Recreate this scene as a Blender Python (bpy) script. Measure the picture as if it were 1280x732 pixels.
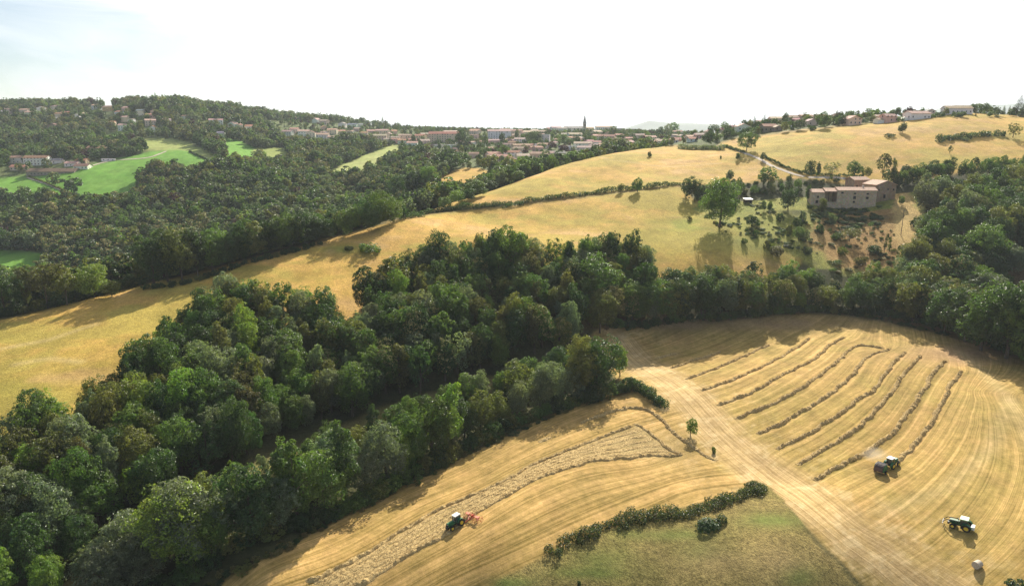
import bpy, bmesh, math, random
import numpy as np
from mathutils import Vector, Matrix

# ------------------------------------------------------------------ camera, sky, sun, exposure
scene = bpy.context.scene
for o in list(bpy.data.objects): bpy.data.objects.remove(o)
C = scene.collection
FPX, CX, CY, CAMZ = 834.0, 640.0, 366.0, 75.0
PITCH = math.radians(13.1)
SP, CP = math.sin(PITCH), math.cos(PITCH)
cam_data = bpy.data.cameras.new('camera')
cam = bpy.data.objects.new('camera', cam_data); C.objects.link(cam)
cam_data.sensor_width = 36; cam_data.lens = 36*FPX/1280
cam_data.clip_start = 1; cam_data.clip_end = 30000
cam.location = (0, 0, CAMZ); cam.rotation_euler = (math.pi/2-PITCH, 0, 0)
scene.camera = cam

SUN_EL, SUN_AZ = math.radians(31), math.radians(17)      # azimuth measured from +Y towards +X
world = bpy.data.worlds.new('World'); scene.world = world
world.use_nodes = True
wn = world.node_tree.nodes; wl = world.node_tree.links
wn.clear()
wout = wn.new('ShaderNodeOutputWorld'); bg = wn.new('ShaderNodeBackground')
sky = wn.new('ShaderNodeTexSky'); sky.sky_type = 'NISHITA'; sky.sun_disc = False
sky.sun_elevation = SUN_EL; sky.sun_rotation = SUN_AZ
sky.altitude = 400; sky.air_density = 1.0; sky.dust_density = 1.0; sky.ozone_density = 1.0
bg.inputs['Strength'].default_value = 0.06
# thin high cloud veil, brightest round the sun
tc = wn.new('ShaderNodeTexCoord'); mp = wn.new('ShaderNodeMapping'); mp.inputs['Scale'].default_value = (1.3, 1.0, 4.5)
mp.inputs['Rotation'].default_value = (0.0, 0.30, 0.5)
nz = wn.new('ShaderNodeTexNoise'); nz.inputs['Scale'].default_value = 3.2; nz.inputs['Detail'].default_value = 8; nz.inputs['Roughness'].default_value = 0.6
nz.inputs['Distortion'].default_value = 0.9
sunv = (math.sin(SUN_AZ)*math.cos(SUN_EL), math.cos(SUN_AZ)*math.cos(SUN_EL), math.sin(SUN_EL))
dt = wn.new('ShaderNodeVectorMath'); dt.operation = 'DOT_PRODUCT'; dt.inputs[1].default_value = sunv
ml = wn.new('ShaderNodeMapRange'); ml.interpolation_type = 'SMOOTHSTEP'; ml.inputs['From Min'].default_value = 0.46; ml.inputs['From Max'].default_value = 0.86
ml.inputs['To Min'].default_value = 0.0; ml.inputs['To Max'].default_value = 1.0
cn = wn.new('ShaderNodeMapRange'); cn.inputs['From Min'].default_value = 0.35; cn.inputs['From Max'].default_value = 0.65; cn.inputs['To Min'].default_value = -0.24; cn.inputs['To Max'].default_value = 0.30
ad = wn.new('ShaderNodeMath'); ad.operation = 'ADD'; ad.use_clamp = True
mixc = wn.new('ShaderNodeMixRGB'); mixc.inputs['Color2'].default_value = (10.5, 10.6, 10.7, 1)
wl.new(tc.outputs['Generated'], mp.inputs['Vector']); wl.new(mp.outputs[0], nz.inputs['Vector']); wl.new(tc.outputs['Generated'], dt.inputs[0])
wl.new(dt.outputs['Value'], ml.inputs['Value']); wl.new(nz.outputs['Fac'], cn.inputs['Value'])
wl.new(ml.outputs[0], ad.inputs[0]); wl.new(cn.outputs[0], ad.inputs[1]); wl.new(ad.outputs[0], mixc.inputs['Fac'])
wl.new(sky.outputs[0], mixc.inputs['Color1']); wl.new(mixc.outputs[0], bg.inputs['Color']); wl.new(bg.outputs[0], wout.inputs['Surface'])

sd = bpy.data.lights.new('sun', 'SUN'); sd.energy = 5.0; sd.angle = math.radians(0.55); sd.color = (1.0, 0.93, 0.80)
sun = bpy.data.objects.new('sun', sd); C.objects.link(sun)
sdir = Vector((math.sin(SUN_AZ)*math.cos(SUN_EL), math.cos(SUN_AZ)*math.cos(SUN_EL), math.sin(SUN_EL)))
sun.rotation_euler = sdir.to_track_quat('Z', 'Y').to_euler(); sun.location = (60, 60, 180)

vs = scene.view_settings
vs.view_transform = 'Standard'; vs.look = 'None'; vs.gamma = 1; vs.use_curve_mapping = False; vs.exposure = 0.98
scene.render.engine = 'CYCLES'
cy = scene.cycles
cy.max_bounces = 6; cy.diffuse_bounces = 3; cy.transmission_bounces = 4; cy.transparent_max_bounces = 6; cy.volume_bounces = 1
cy.use_denoising = True; cy.denoising_prefilter = 'NONE'; cy.use_adaptive_sampling = False; cy.caustics_reflective = False; cy.caustics_refractive = False
cy.sample_clamp_indirect = 6

rng = np.random.default_rng(11)
random.seed(5)

# ------------------------------------------------------------------ terrain
def ray(u, v):
    """direction slopes of the line of sight through photo pixel (u, v): x/y and (z-CAMZ)/y"""
    b = (CY-np.asarray(v, float))/FPX
    ry = CP+b*SP
    return (np.asarray(u, float)-CX)/FPX/ry, (-SP+b*CP)/ry
def project(x, y, z):
    d = y*CP-(z-CAMZ)*SP
    return CX+FPX*x/d, CY-FPX*(y*SP+(z-CAMZ)*CP)/d

CZ = [ # pixel u, v, height
 (0,732,0),(320,732,0),(640,732,0),(960,732,1),(1280,732,2),(-150,732,1),(1430,732,3),
 (400,640,0),(573,651,0),(800,600,1.2),(960,600,1.5),(1105,585,3),(1270,600,5),(150,640,0),(1400,560,8),
 (700,530,1.5),(863,545,1.5),(790,480,2),(900,470,3),(1000,480,5),(1100,470,6.5),(1270,520,8),
 (800,420,3),(900,405,4.5),(1000,395,6),(1100,405,7),(1200,430,8),(1280,455,9),(1400,470,12),
 (250,620,0),(400,530,1),(500,500,1),(600,480,1.5),(700,455,2),(0,640,1),(-150,600,4),
 (0,540,6.5),(0,500,9),(120,475,11),(200,400,17),(300,370,20.5),(400,345,24),(-150,480,10),
 (0,398,16),(-150,430,13),(100,372,19),(200,350,22),(300,325,27),(400,300,31.5),(450,287,34),(500,272,37)]
CYD = [ # pixel u, v, distance y
 (400,320,265),(500,320,270),(600,310,280),(700,320,275),(600,270,345),(700,290,318),(800,300,308),(750,320,285),(500,350,252),(600,350,252),
 (520,268,347),(600,258,356),(700,249,371),(800,237,388),(850,232,398),
 (560,255,376),(600,243,402),(650,225,433),(700,207,475),(750,195,510),(800,187,540),(830,184,553),(870,186,545),
 (750,230,412),(800,210,450),(900,200,470),(900,220,430),
 (850,270,345),(950,290,320),(950,250,372),(880,320,290),(1000,300,314),
 (1060,262,358),(1000,256,358),(1100,250,364),(1100,300,316),(1050,340,287),(1060,380,264),
 (850,350,272),(700,380,240),(600,400,228),(500,400,220),(400,420,203),(300,450,184),(200,500,160),(100,580,132),(550,440,200),(650,430,212),
 (1200,350,277),(1280,380,262),(1200,300,305),(1200,250,358),(1280,300,310),(1280,250,360),(1400,300,320),(1400,210,400),
 (1100,225,398),(950,225,408),(1000,215,418),(1200,215,398),(1280,210,402),(1100,200,430),(1280,180,448),(1200,175,462),
 (1000,185,468),(1100,170,482),(1280,150,525),(1130,152,530),(1000,163,540),(930,174,550),(1200,143,545),(1400,135,520),
 (1280,160,680),(1130,166,720),(1000,172,840),(900,184,800),(970,154,645),(1010,151,640),(1060,149,635),(930,160,655),(1100,146,625),(930,164,588),(960,162,582),(1000,159,575),(1060,154,568),(1100,150,562),(1140,147,560),(1200,140,572),(880,172,610),(850,177,610),
 (600,215,560),(560,225,530),(520,275,440),(600,252,480),(700,217,560),(800,196,630),
 (600,200,645),(650,197,665),(700,193,690),(760,188,720),(830,181,760),(640,180,860),(730,166,1150),(560,169,1020),(850,172,930),(600,164,1250),
 (500,173,980),(480,160,1250),(400,153,1250),(420,170,960),
 (0,137,1100),(-150,137,1100),(100,138,1100),(135,142,1060),(180,136,1010),(250,139,1060),(320,145,1150),(360,151,1220),
 (0,170,880),(100,165,900),(200,165,880),(300,165,950),(360,168,1000),(0,205,700),(60,208,690),(100,213,665),(200,188,760),(250,192,730),(285,210,655),
 (150,237,620),(60,245,600),(0,247,592),(-150,230,620),(0,300,480),(100,290,490),(200,270,525),(300,240,580),(400,250,565),(350,212,690),(450,225,650),
 (0,332,425),(100,337,418),(-150,340,420),(200,320,440),(300,300,465),
 (0,402,300),(-150,430,290),(200,377,330),(300,352,360),(400,320,405),(450,305,412),(500,290,420),(400,285,480),(500,252,510),(540,240,485),(450,262,520),
 (420,208,730),(480,187,860)]
for uu in (-200, 100, 400, 640, 860, 1100, 1450):
    for vv, yy in ((184, 2600), (180, 4500), (177, 9500)): CYD.append((uu, vv+ (3 if uu > 900 else 0), yy))
for uu in (0, 180, 360): CYD.append((uu, 155, 1650))
for uu in (-200, 200, 640, 1000, 1450): CYD.append((uu, 1250, 62))
def control():
    P = []
    for u, v, z in CZ:
        a, w = ray(u, v); P.append((a, math.log((z-CAMZ)/w), w))
    for u, v, y in CYD:
        a, w = ray(u, v); P.append((a, math.log(y), w))
    return np.array(P)
CPT = control()
QX, QY = 1.5, 1.0
def tps_phi(r2): return 0.5*r2*np.log(r2+1e-12)
def tps_fit(q, f, lam=0.0):
    n = len(q); d = ((q[:, None]-q[None])**2).sum(-1)
    A = np.zeros((n+3, n+3)); A[:n, :n] = tps_phi(d)+lam*np.eye(n)
    A[:n, n] = 1; A[:n, n+1:] = q; A[n, :n] = 1; A[n+1:, :n] = q.T
    return np.linalg.solve(A, np.concatenate([f, np.zeros(3)]))
def tps_eval(q, cq, sol):
    out = np.empty(len(q)); n = len(cq)
    for i in range(0, len(q), 40000):
        s = q[i:i+40000]
        d = ((s**2).sum(1)[:, None]+(cq**2).sum(1)[None]-2*s@cq.T)
        out[i:i+40000] = tps_phi(np.maximum(d, 0))@sol[:n]+sol[n]+s@sol[n+1:]
    return out
cq = np.c_[CPT[:, 0]*QX, CPT[:, 1]*QY]
sol = tps_fit(cq, CPT[:, 2], 2e-4)

def vnoise(x, y, seed=0):
    """smooth value noise in 2-D"""
    xi = np.floor(x).astype(np.int64); yi = np.floor(y).astype(np.int64)
    fx = x-xi; fy = y-yi
    fx = fx*fx*(3-2*fx); fy = fy*fy*(3-2*fy)
    def h(a, b):
        n = (a*374761393+b*668265263+seed*982451653) & 0xffffffff
        n = ((n ^ (n >> 13))*1274126177) & 0xffffffff
        return ((n ^ (n >> 16)) & 0xffff)/65535.0
    return (h(xi, yi)*(1-fx)+h(xi+1, yi)*fx)*(1-fy)+(h(xi, yi+1)*(1-fx)+h(xi+1, yi+1)*fx)*fy*1.0
NA = 880
GA = np.linspace(-1.2, 1.2, NA)
GL = np.concatenate([np.arange(math.log(42), 6.3, 0.0052), np.arange(6.3, math.log(9400), 0.0105)])
NL = len(GL)
AA, LL = np.meshgrid(GA, GL)            # rows: distance, columns: bearing
YY = np.exp(LL); XX = AA*YY
WW = tps_eval(np.c_[AA.ravel()*QX, LL.ravel()*QY], cq, sol).reshape(AA.shape)
ZZ = CAMZ+YY*WW
bump = (vnoise(XX/26, YY/26, 3)-.5)*0.9+(vnoise(XX/9, YY/9, 4)-.5)*0.35
ZZ += bump*np.clip((YY-120)/120, 0.12, 1)
WW = (ZZ-CAMZ)/YY
UU, VV = project(XX, YY, ZZ)

def gz(x, y):
    """ground height at world (x, y)"""
    x = np.asarray(x, float); y = np.asarray(y, float)
    a = x/y; L = np.log(y)
    ia = np.clip((a-GA[0])/(GA[1]-GA[0]), 0, NA-1.001); i0 = ia.astype(int); fa = ia-i0
    j0 = np.clip(np.searchsorted(GL, L, 'right')-1, 0, NL-2); fl = np.clip((L-GL[j0])/(GL[j0+1]-GL[j0]), 0, 1)
    w = (WW[j0, i0]*(1-fa)+WW[j0, i0+1]*fa)*(1-fl)+(WW[j0+1, i0]*(1-fa)+WW[j0+1, i0+1]*fa)*fl
    return CAMZ+y*w
def P(u, v, ymin=45.0, ymax=9000.0):
    """world point where the line of sight through photo pixel (u, v) meets the ground"""
    a, w = ray(u, v); a = float(a); w = float(w)
    ia = min(max((a-GA[0])/(GA[1]-GA[0]), 0), NA-1.001); i0 = int(ia); fa = ia-i0
    col = WW[:, i0]*(1-fa)+WW[:, i0+1]*fa
    ok = (YY[:, 0] >= ymin) & (YY[:, 0] <= ymax)
    idx = np.nonzero(ok & (col >= w))[0]
    if len(idx) == 0:
        idx = [np.nonzero(ok)[0][np.argmax(col[ok])]]
    j = idx[0]
    if j > 0 and col[j] > w and col[j-1] < w:
        f = (w-col[j-1])/(col[j]-col[j-1]); L = GL[j-1]+f*(GL[j]-GL[j-1])
    else: L = GL[j]
    y = math.exp(L); x = a*y
    return Vector((x, y, float(gz(x, y))))
def px_per_m(p): return FPX/(p[1]*CP-(p[2]-CAMZ)*SP)

# ------------------------------------------------------------------ ground regions (baked to the terrain's own vertices)
def smooth_poly(pts, n=6):
    pts = [np.array(p, float) for p in pts]; out = []
    for i in range(len(pts)-1):
        p0 = pts[max(i-1, 0)]; p1 = pts[i]; p2 = pts[i+1]; p3 = pts[min(i+2, len(pts)-1)]
        for k in range(n):
            t = k/n
            out.append(0.5*((2*p1)+(-p0+p2)*t+(2*p0-5*p1+4*p2-p3)*t*t+(-p0+3*p1-3*p2+p3)*t**3))
    out.append(pts[-1]); return np.array(out)
def seg_dist(px, py, line, signed=False):
    best = np.full(px.shape, 1e9); sgn = np.zeros(px.shape)
    for (x0, y0), (x1, y1) in zip(line[:-1], line[1:]):
        dx, dy = x1-x0, y1-y0; L2 = dx*dx+dy*dy+1e-9
        t = np.clip(((px-x0)*dx+(py-y0)*dy)/L2, 0, 1)
        d = np.hypot(px-(x0+t*dx), py-(y0+t*dy))
        if signed:
            c = dx*(py-y0)-dy*(px-x0); s = np.sign(c); sgn = np.where(d < best, s, sgn)
        best = np.minimum(best, d)
    return best*sgn if signed else best
def inside(px, py, poly):
    r = np.zeros(px.shape, bool); n = len(poly)
    for i in range(n):
        x0, y0 = poly[i]; x1, y1 = poly[(i+1) % n]
        if y0 == y1: continue
        c = ((y0 > py) != (y1 > py)) & (px < (x1-x0)*(py-y0)/(y1-y0)+x0)
        r ^= c
    return r
def region_mask(poly, soft, ymin, ymax, wob=0.0):
    poly = [tuple(p) for p in poly]
    if len(poly) < 30: q = smooth_poly([poly[-1]]+poly+[poly[0], poly[1]], 5); poly = [tuple(p) for p in q[5:-6]]
    m = np.zeros(UU.shape)
    xs = [p[0] for p in poly]; ys = [p[1] for p in poly]
    sel = (UU > min(xs)-soft-8) & (UU < max(xs)+soft+8) & (VV > min(ys)-soft-8) & (VV < max(ys)+soft+8) & (YY > ymin) & (YY < ymax)
    u = UU[sel]; v = VV[sel]
    if wob: 
        u = u+(vnoise(XX[sel]/3.1, YY[sel]/3.1, 31)-.5)*wob*2; v = v+(vnoise(XX[sel]/3.1, YY[sel]/3.1, 32)-.5)*wob
    ins = inside(u, v, poly); d = seg_dist(u, v, poly+[poly[0]])
    s = np.where(ins, d, -d); m[sel] = np.clip(0.5+s/(2*soft), 0, 1)
    return m*m*(3-2*m)
COLA = np.zeros(UU.shape+(3,)); COLB = np.zeros(UU.shape+(3,)); PAR = np.zeros(UU.shape+(3,))   # PAR: mowing stripes, band stripes, roughness
REG = np.zeros(UU.shape, int)
def paint(poly, a, b, par=(0, 0, 1), soft=3, ymin=0, ymax=1e9, reg=None, wob=2.0, m=None):
    if m is None: m = region_mask(poly, soft, ymin, ymax, wob)
    for arr, c in ((COLA, a), (COLB, b), (PAR, par)):
        arr[:] = arr*(1-m[..., None])+np.array(c)*m[..., None]
    if reg: REG[m > 0.5] = reg
    return m
def tint(u, v, ru, rv, a, b, k=1.0, ymin=0, ymax=1e9):
    m = k*np.exp(-(((UU-u)/ru)**2+((VV-v)/rv)**2))*((YY > ymin) & (YY < ymax))
    m = np.clip(m*(0.55+0.9*vnoise(XX/7, YY/7, int(u))), 0, 1)
    paint(None, a, b, (0, 0, 1), m=m)
PAR[..., 2] = 1
COLA[:] = (.050, .055, .020); COLB[:] = (.085, .080, .035)                    # woodland floor
far = np.clip((YY-520)/60, 0, 1)
COLA[:] = COLA*(1-far[..., None])+np.array((.085, .115, .035))*far[..., None]; COLB[:] = COLB*(1-far[..., None])+np.array((.13, .15, .06))*far[..., None]
GOLD, GOLD2, GRN = (.58, .345, .100), (.40, .275, .056), (.235, .245, .040)
# golden meadow on the ridge
M_LOWER = [(-60,400),(0,400),(100,374),(200,352),(300,327),(400,302),(450,289),(500,274),(560,266),(620,260),(700,250),(800,239),(850,234),(868,250),(905,262),(945,285),(985,300),(1000,330),(960,345),(900,345),(830,350),(700,350),(600,360),(500,370),(430,410),(300,440),(150,510),(60,570),(-60,590)]
M_UPPER = [(505,268),(545,254),(590,243),(640,226),(700,204),(760,190),(800,185),(832,182),(870,184),(905,187),(925,197),(955,205),(985,213),(1000,222),(960,226),(900,231),(850,231),(800,236),(700,247),(600,256),(540,264)]
M_RIGHT = [(893,189),(896,184),(905,178),(930,172),(1000,163),(1060,157),(1130,150),(1200,141),(1290,134),(1400,125),(1400,210),(1290,205),(1250,208),(1200,216),(1130,226),(1060,229),(1003,222),(985,212),(955,204),(925,196)]
CREST_Y = np.interp(UU, [-300,0,100,200,300,400,450,505,560,2000], [238,222,238,256,274,298,312,338,420,420])
mlo = region_mask(M_LOWER, 3, 130, 420, 2.0)*np.clip((CREST_Y+2-YY)/3, 0, 1)
paint(M_LOWER, GOLD, GOLD2, (0, 0, 1.2), reg=2, m=mlo)
paint(M_UPPER, GOLD, GOLD2, (0, 0, .8), ymin=330, ymax=600, reg=2)
paint(M_RIGHT, GOLD, GOLD2, (0, 0, .8), ymin=330, ymax=640, reg=2)
for t in [(860,285,60,26,.95),(940,300,45,25,.8),(760,300,70,14,.55),(20,505,70,40,.85),(90,470,80,22,.35),(640,292,60,10,.3),(430,312,30,6,.9),(20,420,60,8,.4),(260,400,60,10,.35),(720,262,40,6,.3)]:
    tint(t[0], t[1], t[2], t[3], GRN, (.34,.30,.06), t[4], 130, 420)
for t in [(900,213,60,4,.4),(1010,190,90,5,.45),(1180,160,70,6,.55),(1060,205,70,6,.4),(850,222,40,5,.35),(1230,195,60,6,.25),(640,236,40,4,.2)]:
    tint(t[0], t[1], t[2], t[3], (.30,.27,.07), (.38,.31,.09), t[4], 330, 640)
# broad green and straw drifts in the dry grass
dr = .5*vnoise(XX/38, YY/26, 41)+.3*vnoise(XX/14, YY/9, 42)+.2*vnoise(XX/5, YY/3.4, 43)
gm = (REG == 2)*np.clip((dr-.49)/.14, 0, 1)*.8
paint(None, (.33,.275,.055), (.42,.32,.075), (0,0,1.2), m=gm)
gm = (REG == 2)*np.clip((.40-dr)/.14, 0, 1)*.6
paint(None, (.60,.39,.18), (.50,.29,.11), (0,0,1.2), m=gm)
# green and pale meadows across the valley
BG, BG2 = (.130, .290, .038), (.175, .320, .055)
paint([(-60,222),(0,222),(35,221),(60,231),(97,247),(97,262),(-60,262)], BG, BG2, (0,0,.3), 1.5, 500, 800, 3)
paint([(42,221),(110,206),(150,198),(205,187),(235,188),(290,207),(300,216),(262,220),(215,216),(180,222),(170,250),(150,262),(98,262),(96,245)], BG, BG2, (0,0,.3), 1.5, 500, 900, 3)
paint([(138,185),(165,178),(190,172),(235,177),(290,206),(276,207),(235,189),(205,188),(185,188),(160,184)], (.27,.33,.085), (.34,.35,.12), (0,0,.4), 1.5, 560, 1000, 3)
paint([(112,176),(150,166),(166,172),(150,180),(118,184)], BG, (.22,.32,.08), (0,0,.4), 1.5, 560, 1000, 3)
paint([(276,176),(300,176),(326,190),(316,206),(282,204)], BG, BG2, (0,0,.4), 1.5, 560, 1100, 3)
paint([(316,187),(356,184),(366,204),(336,208)], (.20,.26,.06), (.25,.28,.08), (0,0,.4), 1.5, 560, 1100, 3)
paint([(-60,312),(50,316),(66,334),(44,352),(-60,356)], BG, BG2, (0,0,.4), 1.5, 380, 480, 3)
paint([(-30,184),(10,186),(8,206),(-30,210)], BG, BG2, (0,0,.4), 1.5, 560, 1000, 3)
paint([(404,218),(435,202),(470,187),(497,180),(502,192),(474,210),(450,226),(420,228)], (.30,.36,.10), (.36,.36,.13), (0,0,.4), 1.5, 560, 1100, 3)
paint([(456,187),(480,178),(487,181),(466,189)], (.22,.32,.06), BG2, (0,0,.4), 1.2, 560, 1200, 3)
paint([(546,226),(572,212),(602,211),(616,224),(596,240),(558,244)], GOLD, GOLD2, (0,0,.4), 1.5, 480, 640, 2)
paint([(404,266),(424,244),(440,236),(456,234),(452,246),(430,256),(416,274)], (.20,.26,.07), (.34,.30,.16), (0,0,.4), 1.5, 440, 640, 3)
# slope under the farmhouse
paint([(870,262),(930,240),(1010,236),(1060,246),(1128,232),(1160,270),(1170,330),(1120,350),(1060,345),(1000,325),(950,300)], (.21,.235,.048), (.32,.29,.070), (0,0,2), 6, 255, 372, 1, 8)
paint([(1040,268),(1118,256),(1150,300),(1160,335),(1070,340),(1010,300)], (.30,.17,.060), (.40,.26,.095), (0,0,2), 6, 255, 352, 1, 8)
paint([(1118,236),(1130,235),(1150,265),(1160,300),(1130,320),(1118,290)], (.58,.40,.15), (.42,.29,.11), (0,0,2), 4, 255, 372, 1, 5)
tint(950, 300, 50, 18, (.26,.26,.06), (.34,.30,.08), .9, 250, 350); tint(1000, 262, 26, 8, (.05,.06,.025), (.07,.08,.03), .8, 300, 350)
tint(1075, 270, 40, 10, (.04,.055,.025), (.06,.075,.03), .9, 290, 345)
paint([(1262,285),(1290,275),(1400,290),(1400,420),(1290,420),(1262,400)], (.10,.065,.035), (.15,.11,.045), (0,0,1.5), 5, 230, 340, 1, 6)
# mown hay fields, rough pasture, grass lane between the tree lines
LANE = [(60,760),(110,700),(170,662),(260,606),(400,545),(480,508),(560,485),(660,458),(720,430),(760,415),(800,430),(790,470),(740,465),(650,480),(560,503),(500,522),(420,552),(280,622),(150,722),(110,770)]
paint(LANE, (.30,.235,.09), (.17,.16,.05), (0,0,1.2), 5, 45, 260, 4, 4)
HF = [(740,420),(770,404),(830,406),(900,403),(1000,392),(1060,396),(1100,402),(1200,424),(1290,452),(1420,470),(1500,900),(1200,900),(1090,745),(1020,670),(962,610),(900,590),(850,545),(790,492),(760,460)]
HL = [(120,820),(250,740),(400,662),(500,607),(600,560),(700,512),(770,490),(800,470),(880,530),(980,610),(958,606),(900,622),(800,650),(700,690),(640,735),(560,860)]
HAYA, HAYB = (.43,.268,.098), (.29,.197,.064)
mh = paint(HL, HAYA, HAYB, (1,0,.5), 3, 45, 260, 4, 2)
mh = paint(HF, HAYA, (.34,.245,.074), (.9,0,.5), 3, 45, 275, 4, 2)
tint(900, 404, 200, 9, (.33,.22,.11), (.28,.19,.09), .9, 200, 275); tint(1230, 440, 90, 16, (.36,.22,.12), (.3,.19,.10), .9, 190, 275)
tint(840, 560, 40, 26, (.36,.27,.11), HAYB, .5, 45, 275)
RP = [(540,860),(610,738),(650,712),(690,690),(740,668),(800,648),(900,622),(958,606),(1016,670),(1085,745),(1180,860)]
paint(RP, (.200,.170,.050), (.30,.225,.080), (0,0,2.2), 3, 45, 200, 5, 3)
for t in [(760,700,40,16),(960,650,50,10),(640,728,30,8),(880,690,26,12),(1000,720,22,14),(740,716,50,8),(830,668,60,8)]:
    tint(t[0], t[1], t[2], t[3], (.13,.16,.035), (.20,.20,.055), .85, 45, 200)
tint(930, 700, 90, 20, (.27,.185,.085), (.36,.26,.12), .6, 45, 200)

def wpts(px, ymin=45, ymax=9000): return [tuple(P(u, v, ymin, ymax)) for u, v in px]
def zm(line, u0, v0, s): return [(u0+x/s, v0+y/s) for x, y in line]
ROWS = [zm(r, 780, 400, 2.204) for r in [
 [(88,106),(118,99),(147,92)], [(128,132),(160,122),(190,112),(230,101),(265,87)], [(172,163),(210,150),(250,135),(330,100),(400,68)],
 [(214,194),(260,178),(300,165),(350,142),(400,118),(470,80),(512,50)], [(256,234),(300,219),(340,205),(390,178),(440,150),(520,110),(570,68),(608,47)],
 [(308,272),(350,254),(400,235),(450,208),(500,180),(580,120),(620,85),(650,70),(715,79)], [(367,313),(450,275),(550,215),(600,178),(630,150),(650,122),(680,97),(735,79)],
 [(418,354),(470,332),(520,305),(610,245),(660,208),(690,190),(740,120),(772,88)], [(476,397),(520,373),(570,345),(650,290),(720,220),(745,185),(770,150),(817,98)],
 [(524,441),(560,420),(600,400),(690,350),(720,325),(750,300),(800,230),(830,185),(850,150),(885,112)], [(745,392),(800,345),(840,290),(870,235),(885,208),(900,180),(930,140)]]]
GUIDE = [zm(r, 780, 400, 2.204) for r in [[(560,560),(700,480),(830,390),(900,300),(940,220),(960,170)], [(620,640),(780,560),(900,450),(970,330),(985,220)],
 [(750,732),(900,640),(1010,520),(1060,400),(1050,300),(1010,200)], [(950,732),(1060,640),(1130,540),(1160,400)]]]
def s_field(lines, vals, sel):
    q = []; f = []
    for ln, val in zip(lines, vals):
        for p in smooth_poly(wpts(ln), 3): q.append(p[:2]); f.append(val)
    q = np.array(q)/50.0; f = np.array(f, float)
    s = tps_fit(q, f, 1e-3)
    return tps_eval(np.c_[XX[sel], YY[sel]]/50.0, q, s)
S1 = np.zeros(UU.shape); S2 = np.zeros(UU.shape)
sel = (YY < 290) & (AA > -.1)
S1[sel] = s_field(ROWS+GUIDE, list(range(11))+[12, 14.3, 18, 22], sel)*1.0
LL4 = lambda r: zm(r, 400, 460, 2.69)
LEFTG = [[(300,720),(400,668),(500,620),(640,555),(740,510),(800,492)], [(300,770)]+LL4([(0,690),(200,592),(400,475),(560,405),(700,330),(880,260),(1076,190)]),
 [(360,790)]+LL4([(100,732),(250,650),(440,545),(640,420),(850,330),(980,310),(1076,300)]), [(500,770),(560,732),(650,690),(760,640),(850,605),(930,595)], [(560,790),(620,745),(700,700),(800,655),(950,612)]]
sel2 = (YY < 230) & (UU < 1000) & (UU > 60) & (region_mask(HL, 3, 45, 260) > 0.02)
tmp = s_field(LEFTG, [0, 3.2, 4.8, 9.5, 11], sel2)
S1[sel2] = tmp+40
BANDL = [tuple(p) for p in smooth_poly([p[:2] for p in wpts([(775,425),(840,480),(900,540),(960,590),(1040,650),(1110,700),(1180,755),(1290,860)])], 5)]
near = (YY < 270)
bd = np.full(UU.shape, 99.0); bd[near] = seg_dist(XX[near], YY[near], BANDL, True)
S2 = bd.copy()
bw = 8.5+3*(vnoise(YY/25, XX/60, 9)-.5)+3*(vnoise(YY/3, XX/3, 19)-.5)
mb = np.clip((bw+1.5-np.abs(bd))/6.5, 0, 1)*(.72+.5*vnoise(XX/2.2, YY/2.2, 23))*(REG == 4)*(YY < 262)
paint(None, (.50,.345,.155), (.40,.27,.125), (.15, .9, .5), m=np.clip(mb, 0, .92))
scf = np.clip((vnoise(XX/3, YY/3, 61)*.5+vnoise(XX/1.0, YY/1.0, 62)*.5-.60)/.14, 0, 1)*np.exp(-(bd/13)**2)*(REG == 4)*(YY < 255)
paint(None, (.66,.50,.28), (.55,.40,.2), (.3, .3, .5), m=scf*.55)
BANDP = [(380,740)]+LL4([(60,672),(200,592),(400,475),(560,405),(700,330),(880,258),(1040,196)])+[(798,531),(816,545),(852,569),(825,571)]+LL4([(1000,302),(850,330),(740,368),(640,420),(540,478),(440,545),(350,598),(250,655),(110,740)])
mbd = region_mask(BANDP, 3, 45, 230, 3)*.75
paint(None, (.48,.36,.17), (.34,.24,.10), (.2, 0, 1.4), m=mbd)
# a second, fainter wheel track swinging round the right-hand edge of the hay field
for ln in ([(1290,560),(1270,510),(1235,470),(1200,440)], [(1100,640),(1180,610),(1240,560),(1262,500)]):
    dd = np.full(UU.shape, 99.0); dd[near] = seg_dist(XX[near], YY[near], [tuple(p[:2]) for p in wpts(ln)])
    paint(None, (.50,.36,.17), (.40,.30,.13), (.6, 0, .5), m=np.clip((3.0-dd)/2.5, 0, 1)*.5*(REG == 4))
# worn pale streaks in the ridge meadow
for ln in ([(-20,440),(60,425),(120,405)], [(20,455),(60,448),(100,452)], [(700,205),(760,200),(830,208),(900,204)]):
    dd = np.full(UU.shape, 99.0); sl = YY < 620; dd[sl] = seg_dist(XX[sl], YY[sl], [tuple(p[:2]) for p in wpts(ln)])
    paint(None, (.58,.43,.20), (.5,.37,.16), (0, 0, 1), m=np.clip((2.2-dd)/2, 0, 1)*.5)

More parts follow.
